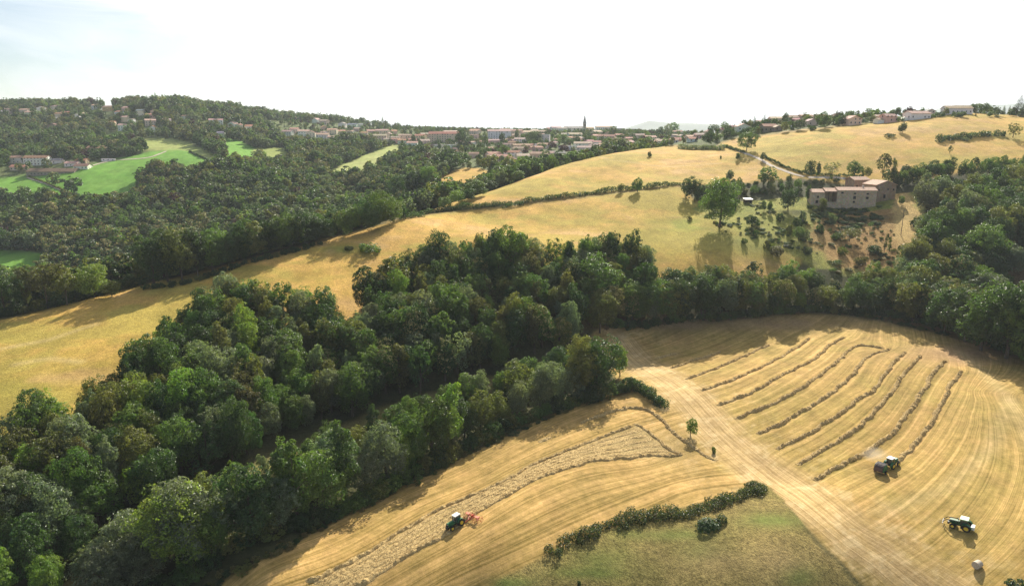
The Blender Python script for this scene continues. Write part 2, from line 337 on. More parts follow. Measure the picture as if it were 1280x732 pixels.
# ------------------------------------------------------------------ materials
def mat(name):
    m = bpy.data.materials.new(name); m.use_nodes = True; n = m.node_tree.nodes; n.clear()
    return m, n, m.node_tree.links
def N(n, t, **kw):
    x = n.new(t)
    for k, v in kw.items():
        if k in x.inputs: x.inputs[k].default_value = v
        else: setattr(x, k, v)
    return x
def simple(name, col, rough=.8, metal=0, noise=.12, scale=3.0, spec=.3, objcol=False):
    m, n, l = mat(name); o = n.new('ShaderNodeOutputMaterial'); b = N(n, 'ShaderNodeBsdfPrincipled', Roughness=rough, Metallic=metal)
    b.inputs['Specular IOR Level'].default_value = spec
    t = n.new('ShaderNodeTexCoord'); z = N(n, 'ShaderNodeTexNoise', Scale=scale, Detail=4.0)
    r = N(n, 'ShaderNodeMapRange'); r.inputs['To Min'].default_value = 1-noise*2; r.inputs['To Max'].default_value = 1+noise*2
    mx = N(n, 'ShaderNodeMixRGB', blend_type='MULTIPLY'); mx.inputs['Fac'].default_value = 1
    l.new(t.outputs['Object'], z.inputs['Vector']); l.new(z.outputs['Fac'], r.inputs['Value']); l.new(r.outputs[0], mx.inputs['Color2'])
    if objcol: oi = n.new('ShaderNodeObjectInfo'); l.new(oi.outputs['Color'], mx.inputs['Color1'])
    else: mx.inputs['Color1'].default_value = (*col, 1)
    l.new(mx.outputs[0], b.inputs['Base Color']); l.new(b.outputs[0], o.inputs[0])
    return m
def ground_material():
    m, n, l = mat('ground'); o = n.new('ShaderNodeOutputMaterial'); b = N(n, 'ShaderNodeBsdfPrincipled', Roughness=.95); b.inputs['Specular IOR Level'].default_value = .08
    ca = N(n, 'ShaderNodeAttribute', attribute_name='col_a'); cb = N(n, 'ShaderNodeAttribute', attribute_name='col_b')
    pa = N(n, 'ShaderNodeAttribute', attribute_name='par'); sa = N(n, 'ShaderNodeAttribute', attribute_name='stripe')
    g = n.new('ShaderNodeNewGeometry'); sp = n.new('ShaderNodeSeparateXYZ'); l.new(pa.outputs['Vector'], sp.inputs[0])
    ss = n.new('ShaderNodeSeparateXYZ'); l.new(sa.outputs['Vector'], ss.inputs[0])
    def noise(scale, detail=5, rough=.6, vec=None, stretch=None):
        z = N(n, 'ShaderNodeTexNoise', Scale=scale, Detail=detail, Roughness=rough)
        src = vec or g.outputs['Position']
        if stretch:
            mp = n.new('ShaderNodeMapping'); mp.inputs['Scale'].default_value = stretch; l.new(src, mp.inputs['Vector']); src = mp.outputs[0]
        l.new(src, z.inputs['Vector']); return z.outputs['Fac']
    def mth(op, a, bb=None, clamp=False):
        x = n.new('ShaderNodeMath'); x.operation = op; x.use_clamp = clamp
        for i, q in enumerate((a, bb)):
            if q is None: continue
            if hasattr(q, 'links'): l.new(q, x.inputs[i])
            else: x.inputs[i].default_value = q
        return x.outputs[0]
    def mr(x, a0, a1, b0, b1):
        r = n.new('ShaderNodeMapRange'); l.new(x, r.inputs['Value'])
        for k, v in zip(('From Min', 'From Max', 'To Min', 'To Max'), (a0, a1, b0, b1)): r.inputs[k].default_value = v
        return r.outputs[0]
    patch = mr(noise(.045, 8, .7), .40, .60, 0, 1)
    wisp = mr(noise(.22, 5, .7, stretch=(1, .45, 1)), .35, .65, 0, 1)
    fac = mth('ADD', mth('MULTIPLY', patch, .6), mth('MULTIPLY', wisp, .4))
    base0 = N(n, 'ShaderNodeMixRGB'); l.new(fac, base0.inputs['Fac']); l.new(ca.outputs['Color'], base0.inputs['Color1']); l.new(cb.outputs['Color'], base0.inputs['Color2'])
    mot = mr(noise(.11, 7, .75, stretch=(1, .7, 1)), .36, .64, .72, 1.22)
    base = N(n, 'ShaderNodeMixRGB', blend_type='MULTIPLY', Fac=.75); l.new(base0.outputs[0], base.inputs['Color1']); l.new(mot, base.inputs['Color2'])
    # mowing stripes: noise stretched along the mowing lines
    def stripes(coord, f1, f2):
        c = n.new('ShaderNodeCombineXYZ'); l.new(mth('MULTIPLY', coord, f1), c.inputs[0]); l.new(mth('MULTIPLY', noise(.06, 2), 1.2), c.inputs[1])
        z = N(n, 'ShaderNodeTexNoise', Scale=1.0, Detail=6.0, Roughness=.72); l.new(c.outputs[0], z.inputs['Vector'])
        return mr(z.outputs['Fac'], .32, .68, 0, 1)
    s1 = stripes(ss.outputs[0], 6.0, 1); s1b = stripes(ss.outputs[0], 1.7, 1); s1 = mth('ADD', mth('MULTIPLY', s1, .6), mth('MULTIPLY', s1b, .4)); s1 = mth('ADD', mth('MULTIPLY', s1, .8), mth('MULTIPLY', mr(noise(.55, 4, .7), .3, .7, 0, 1), .2))
    sr = n.new('ShaderNodeValToRGB'); e = sr.color_ramp.elements; e[0].position = .12; e[0].position = .2; e[0].color = (.40, .43, .27, 1); e[1].position = .8; e[1].color = (1.6, 1.55, 1.72, 1)
    e2 = sr.color_ramp.elements.new(.5); e2.color = (.95, .97, .88, 1); l.new(s1, sr.inputs[0])
    mx1 = N(n, 'ShaderNodeMixRGB', blend_type='MULTIPLY'); l.new(sp.outputs[0], mx1.inputs['Fac']); l.new(base.outputs[0], mx1.inputs['Color1']); l.new(sr.outputs[0], mx1.inputs['Color2'])
    s2 = stripes(ss.outputs[1], 1.9, 1)
    sr2 = n.new('ShaderNodeValToRGB'); e = sr2.color_ramp.elements; e[0].position = .2; e[0].color = (.60, .57, .46, 1); e[1].position = .85; e[1].color = (1.45, 1.5, 1.62, 1); l.new(s2, sr2.inputs[0])
    mx2 = N(n, 'ShaderNodeMixRGB', blend_type='MULTIPLY'); l.new(sp.outputs[1], mx2.inputs['Fac']); l.new(mx1.outputs[0], mx2.inputs['Color1']); l.new(sr2.outputs[0], mx2.inputs['Color2'])
    # fine grain of stalks and tussocks
    f1 = noise(.9, 8, .8); f2 = noise(3.2, 3, .7, stretch=(1, .6, 1))
    fine = mth('ADD', mth('MULTIPLY', mr(f1, .3, .7, -1, 1), .26), mth('MULTIPLY', mr(f2, .3, .7, -1, 1), .20))
    fine = mth('ADD', mth('MULTIPLY', fine, sp.outputs[2]), 1.0)
    mx3 = N(n, 'ShaderNodeMixRGB', blend_type='MULTIPLY', Fac=1.0); l.new(mx2.outputs[0], mx3.inputs['Color1']); l.new(fine, mx3.inputs['Color2'])
    l.new(mx3.outputs[0], b.inputs['Base Color'])
    bp = N(n, 'ShaderNodeBump', Distance=.5); l.new(mth('MULTIPLY', sp.outputs[2], .5), bp.inputs['Strength'])
    l.new(mth('ADD', f1, mth('MULTIPLY', f2, .5)), bp.inputs['Height']); l.new(bp.outputs[0], b.inputs['Normal'])
    l.new(b.outputs[0], o.inputs[0]); return m
M_GROUND = ground_material()

def leaf_material(name, attr=False, trans=.44):
    m, n, l = mat(name); o = n.new('ShaderNodeOutputMaterial')
    g = n.new('ShaderNodeNewGeometry')
    if attr: c = N(n, 'ShaderNodeAttribute', attribute_name='col'); cs = c.outputs['Color']
    else: c = n.new('ShaderNodeObjectInfo'); cs = c.outputs['Color']
    hs = n.new('ShaderNodeHueSaturation'); l.new(cs, hs.inputs['Color'])
    r1 = N(n, 'ShaderNodeMapRange'); r1.inputs['To Min'].default_value = .62; r1.inputs['To Max'].default_value = 1.45; l.new(g.outputs['Random Per Island'], r1.inputs['Value']); l.new(r1.outputs[0], hs.inputs['Value'])
    z = N(n, 'ShaderNodeTexNoise', Scale=.35, Detail=3.0); l.new(g.outputs['Position'], z.inputs['Vector'])
    r2 = N(n, 'ShaderNodeMapRange'); r2.inputs['From Min'].default_value = .3; r2.inputs['From Max'].default_value = .7; r2.inputs['To Min'].default_value = .475; r2.inputs['To Max'].default_value = .515
    l.new(z.outputs['Fac'], r2.inputs['Value']); l.new(r2.outputs[0], hs.inputs['Hue'])
    b = N(n, 'ShaderNodeBsdfPrincipled', Roughness=.46); b.inputs['Specular IOR Level'].default_value = .5
    t = n.new('ShaderNodeBsdfTranslucent'); l.new(hs.outputs[0], b.inputs['Base Color'])
    tm = N(n, 'ShaderNodeMixRGB', blend_type='MULTIPLY', Fac=1.0); tm.inputs['Color2'].default_value = (1.25, 1.35, .6, 1); l.new(hs.outputs[0], tm.inputs['Color1']); l.new(tm.outputs[0], t.inputs['Color'])
    mx = N(n, 'ShaderNodeMixShader', Fac=trans); l.new(b.outputs[0], mx.inputs[1]); l.new(t.outputs[0], mx.inputs[2]); l.new(mx.outputs[0], o.inputs[0])
    return m
M_LEAF = leaf_material('leaves'); M_LEAFA = leaf_material('woodland_leaves', True)
M_BLOOM = simple('cream_catkins', (.44, .37, .14), .8, noise=.2, scale=2)
M_BARK = simple('bark', (.11, .085, .06), .9, noise=.3, scale=6)
def hay_material():
    m, n, l = mat('cut_hay'); o = n.new('ShaderNodeOutputMaterial'); b = N(n, 'ShaderNodeBsdfPrincipled', Roughness=.95); b.inputs['Specular IOR Level'].default_value = .1
    g = n.new('ShaderNodeNewGeometry'); z = N(n, 'ShaderNodeTexNoise', Scale=2.3, Detail=6.0, Roughness=.75); l.new(g.outputs['Position'], z.inputs['Vector'])
    r = n.new('ShaderNodeValToRGB'); e = r.color_ramp.elements; e[0].position = .32; e[0].color = (.27, .185, .08, 1); e[1].position = .66; e[1].color = (.62, .45, .20, 1)
    l.new(z.outputs['Fac'], r.inputs[0]); l.new(r.outputs[0], b.inputs['Base Color'])
    bp = N(n, 'ShaderNodeBump', Strength=.9, Distance=.15); l.new(z.outputs['Fac'], bp.inputs['Height']); l.new(bp.outputs[0], b.inputs['Normal']); l.new(b.outputs[0], o.inputs[0]); return m
M_HAY = hay_material()

# ------------------------------------------------------------------ object helpers
def np_mesh(name, V, F, mats=(), mi=None, smooth=False):
    """V: (n,3); F: (m,3) or (m,4) array"""
    me = bpy.data.meshes.new(name); V = np.asarray(V, np.float32); F = np.asarray(F, np.int32)
    k = F.shape[1]
    me.vertices.add(len(V)); me.vertices.foreach_set('co', V.ravel())
    me.loops.add(F.size); me.loops.foreach_set('vertex_index', F.ravel())
    me.polygons.add(len(F)); me.polygons.foreach_set('loop_start', np.arange(0, F.size, k, dtype=np.int32))
    if mi is not None: me.polygons.foreach_set('material_index', np.asarray(mi, np.int32))
    me.polygons.foreach_set('use_smooth', np.full(len(F), smooth))
    for m in mats: me.materials.append(m)
    me.update(calc_edges=True); return me
def link(name, me, parent=None, color=None, loc=None, rotz=0, scale=None):
    o = bpy.data.objects.new(name, me); C.objects.link(o)
    if parent: o.parent = parent
    if color: o.color = (*color, 1)
    if loc is not None: o.location = loc
    if rotz: o.rotation_euler = (0, 0, rotz)
    if scale: o.scale = scale if hasattr(scale, '__len__') else (scale,)*3
    return o
def tag(o, label=None, cat=None, group=None, kind=None):
    if label: o['label'] = label
    if cat: o['category'] = cat
    if group: o['group'] = group
    if kind: o['kind'] = kind
    return o
class MB:
    """collects convex pieces into one mesh"""
    def __init__(s): s.bm = bmesh.new(); s.mi = 0
    def _fin(s, geom_verts):
        for f in {f for v in geom_verts for f in v.link_faces}: f.material_index = s.mi
    def box(s, c, d, rot=None, bev=0):
        r = bmesh.ops.create_cube(s.bm, size=1); vs_ = r['verts']
        M = Matrix.Translation(c) @ (rot.to_4x4() if rot else Matrix()) @ Matrix.Diagonal((*d, 1))
        bmesh.ops.transform(s.bm, matrix=M, verts=vs_)
        if bev:
            es = list({e for v in vs_ for e in v.link_edges}); rr = bmesh.ops.bevel(s.bm, geom=es, offset=bev, segments=2, affect='EDGES', profile=.6); vs_ = rr['verts']
        s._fin(vs_); return s
    def tube(s, p0, p1, r0, r1=None, seg=10, caps=True):
        p0 = Vector(p0); p1 = Vector(p1); d = p1-p0; r1 = r0 if r1 is None else r1
        r = bmesh.ops.create_cone(s.bm, cap_ends=caps, segments=seg, radius1=r0, radius2=max(r1, 1e-4), depth=d.length)
        M = Matrix.Translation((p0+p1)/2) @ d.to_track_quat('Z', 'Y').to_matrix().to_4x4()
        bmesh.ops.transform(s.bm, matrix=M, verts=r['verts']); s._fin(r['verts']); return s
    def poly(s, pts, faces):
        vs_ = [s.bm.verts.new(p) for p in pts]
        for f in faces:
            ff = s.bm.faces.new([vs_[i] for i in f]); ff.material_index = s.mi
        return s
    def prism(s, prof, x0, x1):
        """profile in (y, z) extruded along x"""
        n_ = len(prof); pts = [(x0, y, z) for y, z in prof]+[(x1, y, z) for y, z in prof]
        s.poly(pts, [tuple(range(n_))[::-1], tuple(range(n_, 2*n_))]+[(i, (i+1) % n_, n_+(i+1) % n_, n_+i) for i in range(n_)]); return s
    def build(s, name, mats, parent=None, smooth=False, loc=None, **k):
        bmesh.ops.recalc_face_normals(s.bm, faces=s.bm.faces)
        me = bpy.data.meshes.new(name); s.bm.to_mesh(me); s.bm.free()
        for m in (mats if isinstance(mats, (list, tuple)) else [mats]): me.materials.append(m)
        if smooth:
            for p in me.polygons: p.use_smooth = True
        return link(name, me, parent, loc=loc, **k)
def empty(name, loc, rz=0, label=None, cat=None, group=None):
    o = bpy.data.objects.new(name, None); C.objects.link(o); o.location = loc; o.rotation_euler = (0, 0, rz); o.empty_display_size = .5
    return tag(o, label, cat, group)

# ------------------------------------------------------------------ the ground: one continuous sheet split by land use, shared normals along the seams
def build_ground():
    idx = np.arange(NL*NA).reshape(NL, NA)
    F = np.stack([idx[:-1, :-1], idx[:-1, 1:], idx[1:, 1:], idx[1:, :-1]], -1).reshape(-1, 4)
    V = np.stack([XX, YY, ZZ], -1).reshape(-1, 3)
    # vertex normals of the whole sheet
    G = V.reshape(NL, NA, 3); du = np.gradient(G, axis=1); dv = np.gradient(G, axis=0); nn = np.cross(du, dv); nn /= np.linalg.norm(nn, axis=-1, keepdims=True)
    nn = np.where(nn[..., 2:3] < 0, -nn, nn).reshape(-1, 3)
    reg = REG[:-1, :-1].reshape(-1)
    names = {0: 'ground', 1: 'farm_slope', 2: 'golden_meadow', 3: 'green_meadow', 4: 'hay_field', 5: 'rough_pasture'}
    for r, nm in names.items():
        f = F[reg == r]
        if not len(f): continue
        used, inv = np.unique(f, return_inverse=True)
        me = np_mesh(nm, V[used], inv.reshape(-1, 4), [M_GROUND], smooth=True)
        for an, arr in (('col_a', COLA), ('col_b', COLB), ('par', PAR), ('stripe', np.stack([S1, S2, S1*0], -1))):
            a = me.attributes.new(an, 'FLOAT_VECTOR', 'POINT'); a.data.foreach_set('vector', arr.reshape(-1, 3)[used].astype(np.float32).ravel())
        me.normals_split_custom_set_from_vertices(nn[used].tolist())
        tag(link(nm, me), kind='structure')
build_ground()

# ------------------------------------------------------------------ labels are written at the end, from these records
REC = []   # (object, look, place, pixel u, may_share)
ORD = ['first','second','third','fourth','fifth','sixth','seventh','eighth','ninth','tenth','eleventh','twelfth','thirteenth','fourteenth','fifteenth','sixteenth','seventeenth','eighteenth']
def rec(o, look, place, share=False, cat='tree'):
    o['category'] = cat; REC.append((o, look, place, share)); return o
def write_labels():
    groups = {}
    for r in REC: groups.setdefault((r[1], r[2]), []).append(r)
    for (look, place), rs in groups.items():
        sp_ = ', ' if place.split()[0] in ('far', 'middle', 'meadow', 'lower', 'upper') or place.split()[1] in ('part', 'end') else ' '
        def u_of(r):
            p = r[0].matrix_basis.translation; return project(p.x, p.y, p.z)[0]
        rs.sort(key=u_of); n = len(rs)
        for i, r in enumerate(rs):
            if n == 1: r[0]['label'] = look+sp_+place
            elif n <= 16 and not r[3]:
                o_ = 'leftmost' if i == 0 else 'rightmost' if i == n-1 else (ORD[i] if i < n/2 else ORD[n-1-i])+(' from left' if i < n/2 else ' from right')
                r[0]['label'] = look+sp_+place+', '+o_
            else: r[0]['label'] = look+sp_+place
            if len(r[0]['label'].split()) > 16: print('LONG', r[0]['label'])
            if n > 1 and 'group' not in r[0]: r[0]['group'] = look+sp_+place

# ------------------------------------------------------------------ foliage
def leaf_quads(pos, nrm, size, r, aspect=.62):
    n = len(pos); nrm = nrm/np.linalg.norm(nrm, axis=1, keepdims=True)
    t = r.normal(size=(n, 3)); t -= (t*nrm).sum(1)[:, None]*nrm; t /= np.linalg.norm(t, axis=1, keepdims=True)
    b = np.cross(nrm, t); s = (size*r.uniform(.6, 1.35, n))[:, None]
    a_ = t*s*.5; c_ = b*s*.5*aspect; k = nrm*s*.12
    V = np.stack([pos-a_*1.0-k, pos-c_+k*.4, pos+a_-k, pos+c_+k*.4], 1).reshape(-1, 3)      # slightly cupped lozenge
    return V, np.arange(4*n).reshape(n, 4)
def lobes_crown(r, H, R, nl, base=.12, top=1.0, taper=0.0, lob=.36):
    cs, rs = [], []
    zc = H*(base+top)/2; hz = H*(top-base)/2; ax, ay = r.uniform(-.13, .13, 2)*R
    for i in range(nl):
        while True:
            d = r.normal(size=3); d /= np.linalg.norm(d)
            if d[2] > -.75: break
        k = r.uniform(.5, .95)**.6
        rad = R*lob*r.uniform(.5, 1.3)
        c = np.array([d[0]*(R*r.uniform(.85, 1.1)-rad)*k+ax*d[2], d[1]*(R*r.uniform(.85, 1.1)-rad)*k+ay*d[2], zc+d[2]*(hz-rad*.9)*k*r.uniform(.85, 1.08)])
        if taper: f = 1-taper*np.clip((c[2]/H-base)/(top-base), 0, 1); c[0] *= f; c[1] *= f; rad *= max(f, .35)
        cs.append(c); rs.append(rad)
    return np.array(cs), np.array(rs)
def crown_points(r, cs, rs, n, fuzz=.16, inner=.12):
    area = rs**2; idx = r.choice(len(rs), size=int(n*2.6), p=area/area.sum())
    d = r.normal(size=(len(idx), 3)); d /= np.linalg.norm(d, axis=1, keepdims=True)
    rr = rs[idx]*(1-fuzz*.5+fuzz*np.abs(r.normal(size=len(idx)))*r.choice([1, -1], len(idx), p=[.7, .3]))
    p = cs[idx]+d*rr[:, None]
    keep = np.ones(len(idx), bool)
    for j in range(len(rs)):
        dd = np.linalg.norm(p-cs[j], axis=1)
        keep &= ~((dd < rs[j]*.80) & (idx != j) & (r.uniform(size=len(idx)) > inner))
    p, d = p[keep][:n], d[keep][:n]
    return p, d
def clump_points(r, cs, rs, n, cr=(.5, .95), per=34, up=.25):
    """leaf sprays gathered into small clumps that sit on the lobes"""
    nc = max(int(n/per), 20); c, d = crown_points(r, cs, rs, nc, fuzz=.18, inner=.05)
    rad = r.uniform(*cr, len(c)); idx = r.integers(0, len(c), n)
    q = r.normal(size=(n, 3)); q /= np.linalg.norm(q, axis=1, keepdims=True); q = q+d[idx]*.75+[0, 0, up]; q /= np.linalg.norm(q, axis=1, keepdims=True)
    p = c[idx]+q*(rad[idx]*r.uniform(.72, 1.08, n))[:, None]*[1, 1, .8]
    return p, q*.75+d[idx]*.35
def make_crown(name, seed, H=12, R=4.8, nl=26, n=6500, leaf=.42, bloom=0, gap=0, fuzz=.2, cr=(.5, 1.0), **k):
    k.setdefault('base', .03)
    r = np.random.default_rng(seed); cs, rs = lobes_crown(r, H, R, nl, **k)
    p, d = clump_points(r, cs, rs, int(n*.82), cr)
    p2, d2 = crown_points(r, cs, rs*.9, int(n*.18), fuzz=fuzz); p = np.r_[p, p2]; d = np.r_[d, d2]
    if gap: 
        g = vnoise(p[:, 0]/1.1+50, p[:, 1]/1.1+p[:, 2]/1.3, seed); q = g > gap; p, d = p[q], d[q]
    nrm = d+r.normal(size=d.shape)*.38+np.array([0, 0, .12])
    V, F = leaf_quads(p, nrm, leaf, r)
    mi = None
    if bloom:
        h = vnoise(p[:, 0]/1.3+9, p[:, 1]/1.3+p[:, 2]/1.7, seed+1)+.35*(d[:, 2])
        mi = ((h > 1-bloom) & (d[:, 2] > -.1) & (r.uniform(size=len(p)) < .55)).astype(int)
    return np_mesh('crown', V, F, [M_LEAF, M_BLOOM] if bloom else [M_LEAF], mi)
def make_trunk(seed, H, r0, lean=.3, limbs=5):
    r = random.Random(seed); m = MB(); p = Vector((0, 0, -.6)); q = Vector((r.uniform(-lean, lean), r.uniform(-lean, lean), H*.42))
    m.tube(p, q, r0, r0*.62, 8); t = q+Vector((r.uniform(-lean, lean), r.uniform(-lean, lean), H*.32)); m.tube(q, t, r0*.6, r0*.15, 7)
    for i in range(limbs):
        a = r.uniform(0, 6.28); f = r.uniform(.45, 1); s = p.lerp(q, f); L = H*r.uniform(.18, .32)
        m.tube(s, s+Vector((math.cos(a)*L*.8, math.sin(a)*L*.8, L*.75)), r0*.38, r0*.08, 6)
    bmesh.ops.recalc_face_normals(m.bm, faces=m.bm.faces); me = bpy.data.meshes.new('trunk'); m.bm.to_mesh(me); m.bm.free(); me.materials.append(M_BARK); return me
PROTO = {}
def proto(key, H, R, n, tr, var, **k):
    PROTO[key] = [(H, R, make_crown('crown', hash_(key)+i*7, H, R*(1+.12*(i % 3-1)), n=n, **k), make_trunk(i+1, H, tr)) for i in range(var)]
def hash_(s): return sum(ord(c)*(i+3) for i, c in enumerate(s))
proto('round', 12, 4.8, 9000, .28, 8, nl=26, gap=.12, fuzz=.26, leaf=.38)
proto('billow', 13, 5.0, 10000, .3, 6, nl=38, lob=.30, gap=.08, fuzz=.22, cr=(.7, 1.3), leaf=.38)
proto('tall', 15, 3.9, 6500, .26, 4, nl=36, base=.02, taper=.45, lob=.34)
proto('airy', 12, 4.3, 4600, .24, 3, nl=24, gap=.42, leaf=.46)
proto('chestnut', 12, 5.0, 9000, .3, 4, nl=34, bloom=.42, lob=.30)
proto('bush', 3.6, 3.0, 3200, .08, 6, nl=22, base=-.15, lob=.30, leaf=.34, gap=.1, fuzz=.3, cr=(.3, .6))
proto('poplar', 14, 1.5, 2600, .18, 2, nl=26, base=.04, lob=.6, taper=.5, leaf=.36, cr=(.3, .5))
proto('pine', 14, 4.2, 5600, .25, 3, nl=26, base=.22, lob=.3, gap=.34, leaf=.4)
def conifer_mesh(seed, H=14, R=3.6, n=5200, leaf=.42):
    r = np.random.default_rng(seed); z = H*(.04+.96*(1-np.sqrt(r.uniform(size=n)))); lay = np.round(z/H*17)/17*H
    z = z*.35+lay*.65; rad = R*(1-z/H)**.85*(.8+.25*vnoise(z*3, z*0, seed)); a = r.uniform(0, 6.283, n); q = rad*np.sqrt(r.uniform(.25, 1, n))*(1+.18*np.sin(a*5+lay*3))
    p = np.c_[np.cos(a)*q, np.sin(a)*q, z-q*.22]; nr = np.c_[np.cos(a)*.4, np.sin(a)*.4, np.full(n, .9)]+r.normal(size=(n, 3))*.35
    V, F = leaf_quads(p, nr, leaf, r); return np_mesh('crown', V, F, [M_LEAF])
PROTO['conifer'] = [(14, 3.6, conifer_mesh(90+i), make_trunk(40+i, 14, .2, .02, 0)) for i in range(2)]
KIND = {'round':'broadleaf_tree','billow':'broadleaf_tree','tall':'broadleaf_tree','airy':'broadleaf_tree','chestnut':'flowering_chestnut_tree','bush':'shrub','poplar':'poplar_tree','pine':'pine_tree','conifer':'conifer_tree'}
COL = {'dark green':(.052,.094,.028),'mid green':(.096,.158,.036),'bright green':(.150,.225,.040),'grey green':(.150,.185,.105),'olive green':(.145,.158,.040),'brownish green':(.115,.120,.040),'purple':(.060,.022,.026)}
NT = [0]
SPEC = []      # every tree and bush: built at the end, the largest in view as objects of their own
def tree(p, key, H, col, R=None, place='', look=None, share=False, trunk=True):
    pr = PROTO[key]; k = random.randrange(len(pr)); hh, rr, cm, tm = pr[k]
    s = H/hh; w = s if R is None else R/rr; j = random.uniform(.8, 1.22)
    c3 = tuple(a*j*random.uniform(.93, 1.07) for a in COL[col])
    SPEC.append(dict(p=Vector(p), key=key, k=k, rz=random.uniform(0, 6.28), s=s, wx=w*random.uniform(.94, 1.06), wy=w*random.uniform(.94, 1.06), col=c3, cn=col, place=place, look=look, share=share, trunk=trunk, size=H*px_per_m(p)))
NOUN = {'bush':'bush','poplar':'narrow poplar','pine':'pine tree','conifer':'pointed conifer','chestnut':'cream flowering chestnut','round':'rounded tree','billow':'billowing tree','tall':'tall slender tree','airy':'loose crowned tree'}
def build_trees():
    rest = []; count = {}
    SPEC.sort(key=lambda t: -t['size']-(1000 if t['look'] else 0))
    for t in SPEC:
        u, v = project(*t['p']); out = u < -30 or u > 1310 or v-t['size'] > 745
        kd = KIND[t['key']]; count[kd] = count.get(kd, 0)+(not out)
        lim = 285
        if out or count[kd] > lim: rest.append(t); continue
        hh, rr, cm, tm = PROTO[t['key']][t['k']]; o = empty(kd, t['p'], t['rz'])
        cr = link('crown', cm, o, t['col'], scale=(t['wx'], t['wy'], t['s'])); cr.rotation_euler = (random.uniform(-.09, .09), random.uniform(-.09, .09), 0)
        if t['trunk']: link('trunk', tm, o, scale=(t['s'],)*3)
        rec(o, t['look'] or (t['cn']+' '+NOUN[t['key']]), (', ' if False else '')+t['place'], t['share'], 'shrub' if t['key'] == 'bush' else 'tree')
    return rest
def stand(poly, spacing, hr, kinds, cols, place, ymin=45, ymax=400, excl=(), zones=None, jit=.32, Rk=1.0, rows=None, limit=999):
    """trees on a jittered world grid inside a photo-pixel polygon of their foot points"""
    W = wpts(poly, ymin, ymax); xs = [w[0] for w in W]; ys = [w[1] for w in W]; out = []
    nx = int((max(xs)-min(xs))/spacing)+2; ny = int((max(ys)-min(ys))/spacing)+2
    for iy in range(ny):
        for ix in range(nx):
            x = min(xs)+(ix+.5*(iy % 2)+random.uniform(-jit, jit))*spacing; y = min(ys)+(iy+random.uniform(-jit, jit))*spacing
            z = float(gz(x, y)); u, v = project(x, y, z)
            if not inside(np.array([u]), np.array([v]), poly)[0]: continue
            if any(inside(np.array([u]), np.array([v]), e)[0] for e in excl): continue
            out.append((x, y, z, u, v))
    random.shuffle(out)
    for (x, y, z, u, v) in out[:limit]:
        k = random.choices(list(kinds), list(kinds.values()))[0]; c = random.choices(list(cols), list(cols.values()))[0]
        H = random.uniform(*hr)*(.55 if k == 'bush' else 1); 
        if k == 'tall': H *= 1.12
        tree((x, y, z-.2), k, H, c, R=PROTO[k][0][1]*H/PROTO[k][0][0]*Rk*random.uniform(.85, 1.15), place=place if isinstance(place, str) else place(u, v))
    return out

COLD = {'dark green':3,'mid green':3,'bright green':.8,'grey green':2.2,'olive green':2,'brownish green':1}
# the wood between the lane and the ridge meadow
WOOD = [(-40,600),(60,552),(130,512),(190,455),(240,412),(300,392),(350,398),(412,412),(436,428),(458,388),(500,356),(560,340),(640,322),(700,338),(790,330),(835,352),(800,385),(755,402),(729,427),(692,443),(642,459),(562,486),(482,506),(402,533),(332,562),(264,596),(202,634),(133,684),(80,726),(-40,740)]
def wood_place(u, v):
    a = 'left end' if u < 180 else 'left part' if u < 330 else 'middle' if u < 480 else 'right part' if u < 640 else 'right end'
    lo = np.interp(u, [0,130,262,400,560,728,835], [725,678,590,528,482,425,360]); up = np.interp(u, [0,130,240,412,458,560,700,835], [575,512,412,412,388,340,338,345])
    f = (lo-v)/max(lo-up, 1); b = 'lane side' if f < .33 else 'core' if f < .68 else 'meadow side'
    return a+' of the wood, '+b
WOODK = dict(Rk=.78)
stand(WOOD, 5.3, (9.5, 16.5), {'round':4,'billow':3,'tall':1.6,'airy':1.3,'chestnut':.7,'bush':.3}, COLD, wood_place, Rk=.80)
# tree line along the lower hay field, two staggered rows
def sect(base, cuts, names): return lambda u, v: names[sum(u > q for q in cuts)]+' '+base
THIRD = ('left part', 'middle', 'right part')
def row(pts, step, hr, kinds, cols, place, off=(0,), jit=.25, ymin=45, ymax=9000, Rk=None, hcut=None):
    L = [Vector(q) for q in map(tuple, smooth_poly([tuple(p) for p in wpts(pts, ymin, ymax)], 6))]; acc = 0; out = []
    for a, b in zip(L[:-1], L[1:]):
        d = (b-a); n_ = d.length
        while acc < n_:
            for o_ in off:
                q = a+d*(acc/n_); t = d.normalized(); q = q+Vector((-t.y, t.x, 0))*(o_+random.uniform(-1, 1)*jit*2)+t*random.uniform(-jit, jit)*step
                z = float(gz(q.x, q.y)); out.append(Vector((q.x, q.y, z-.2)))
            acc += step
        acc -= n_
    for q in out:
        uq = project(*q)[0]; cut = .62 if (hcut and hcut[0] < uq < hcut[1]) else 1
        k = random.choices(list(kinds), list(kinds.values()))[0]; c = random.choices(list(cols), list(cols.values()))[0]
        H = cut*random.uniform(*hr)*(.45 if k == 'bush' else 1)*(1.12 if k == 'tall' else 1)
        tree(q, k, H, c, R=PROTO[k][0][1]*H/PROTO[k][0][0]*.86*random.uniform(.85, 1.15) if k != 'bush' else None, place=place(*project(*q)) if callable(place) else place)
    return out
LINEC = {'mid green':3,'bright green':2.2,'grey green':2.2,'dark green':1.2,'olive green':.8}
row([(150,752),(205,722),(262,698),(330,672),(400,643),(480,604),(560,563),(640,524),(700,504),(752,488)], 5.8, (10, 19), {'round':3,'billow':3,'tall':1.2}, LINEC, sect('of the lower tree line, field side', (330,560), THIRD), off=(0,))
row([(0,762),(60,748),(120,735),(185,692),(262,655),(340,618),(430,580),(520,538),(600,508),(690,480),(740,466)], 5.8, (8.5, 12.5), {'round':3,'billow':2,'tall':1.6,'airy':1.4}, LINEC, sect('of the lower tree line, lane side', (300,500), THIRD), off=(0,))
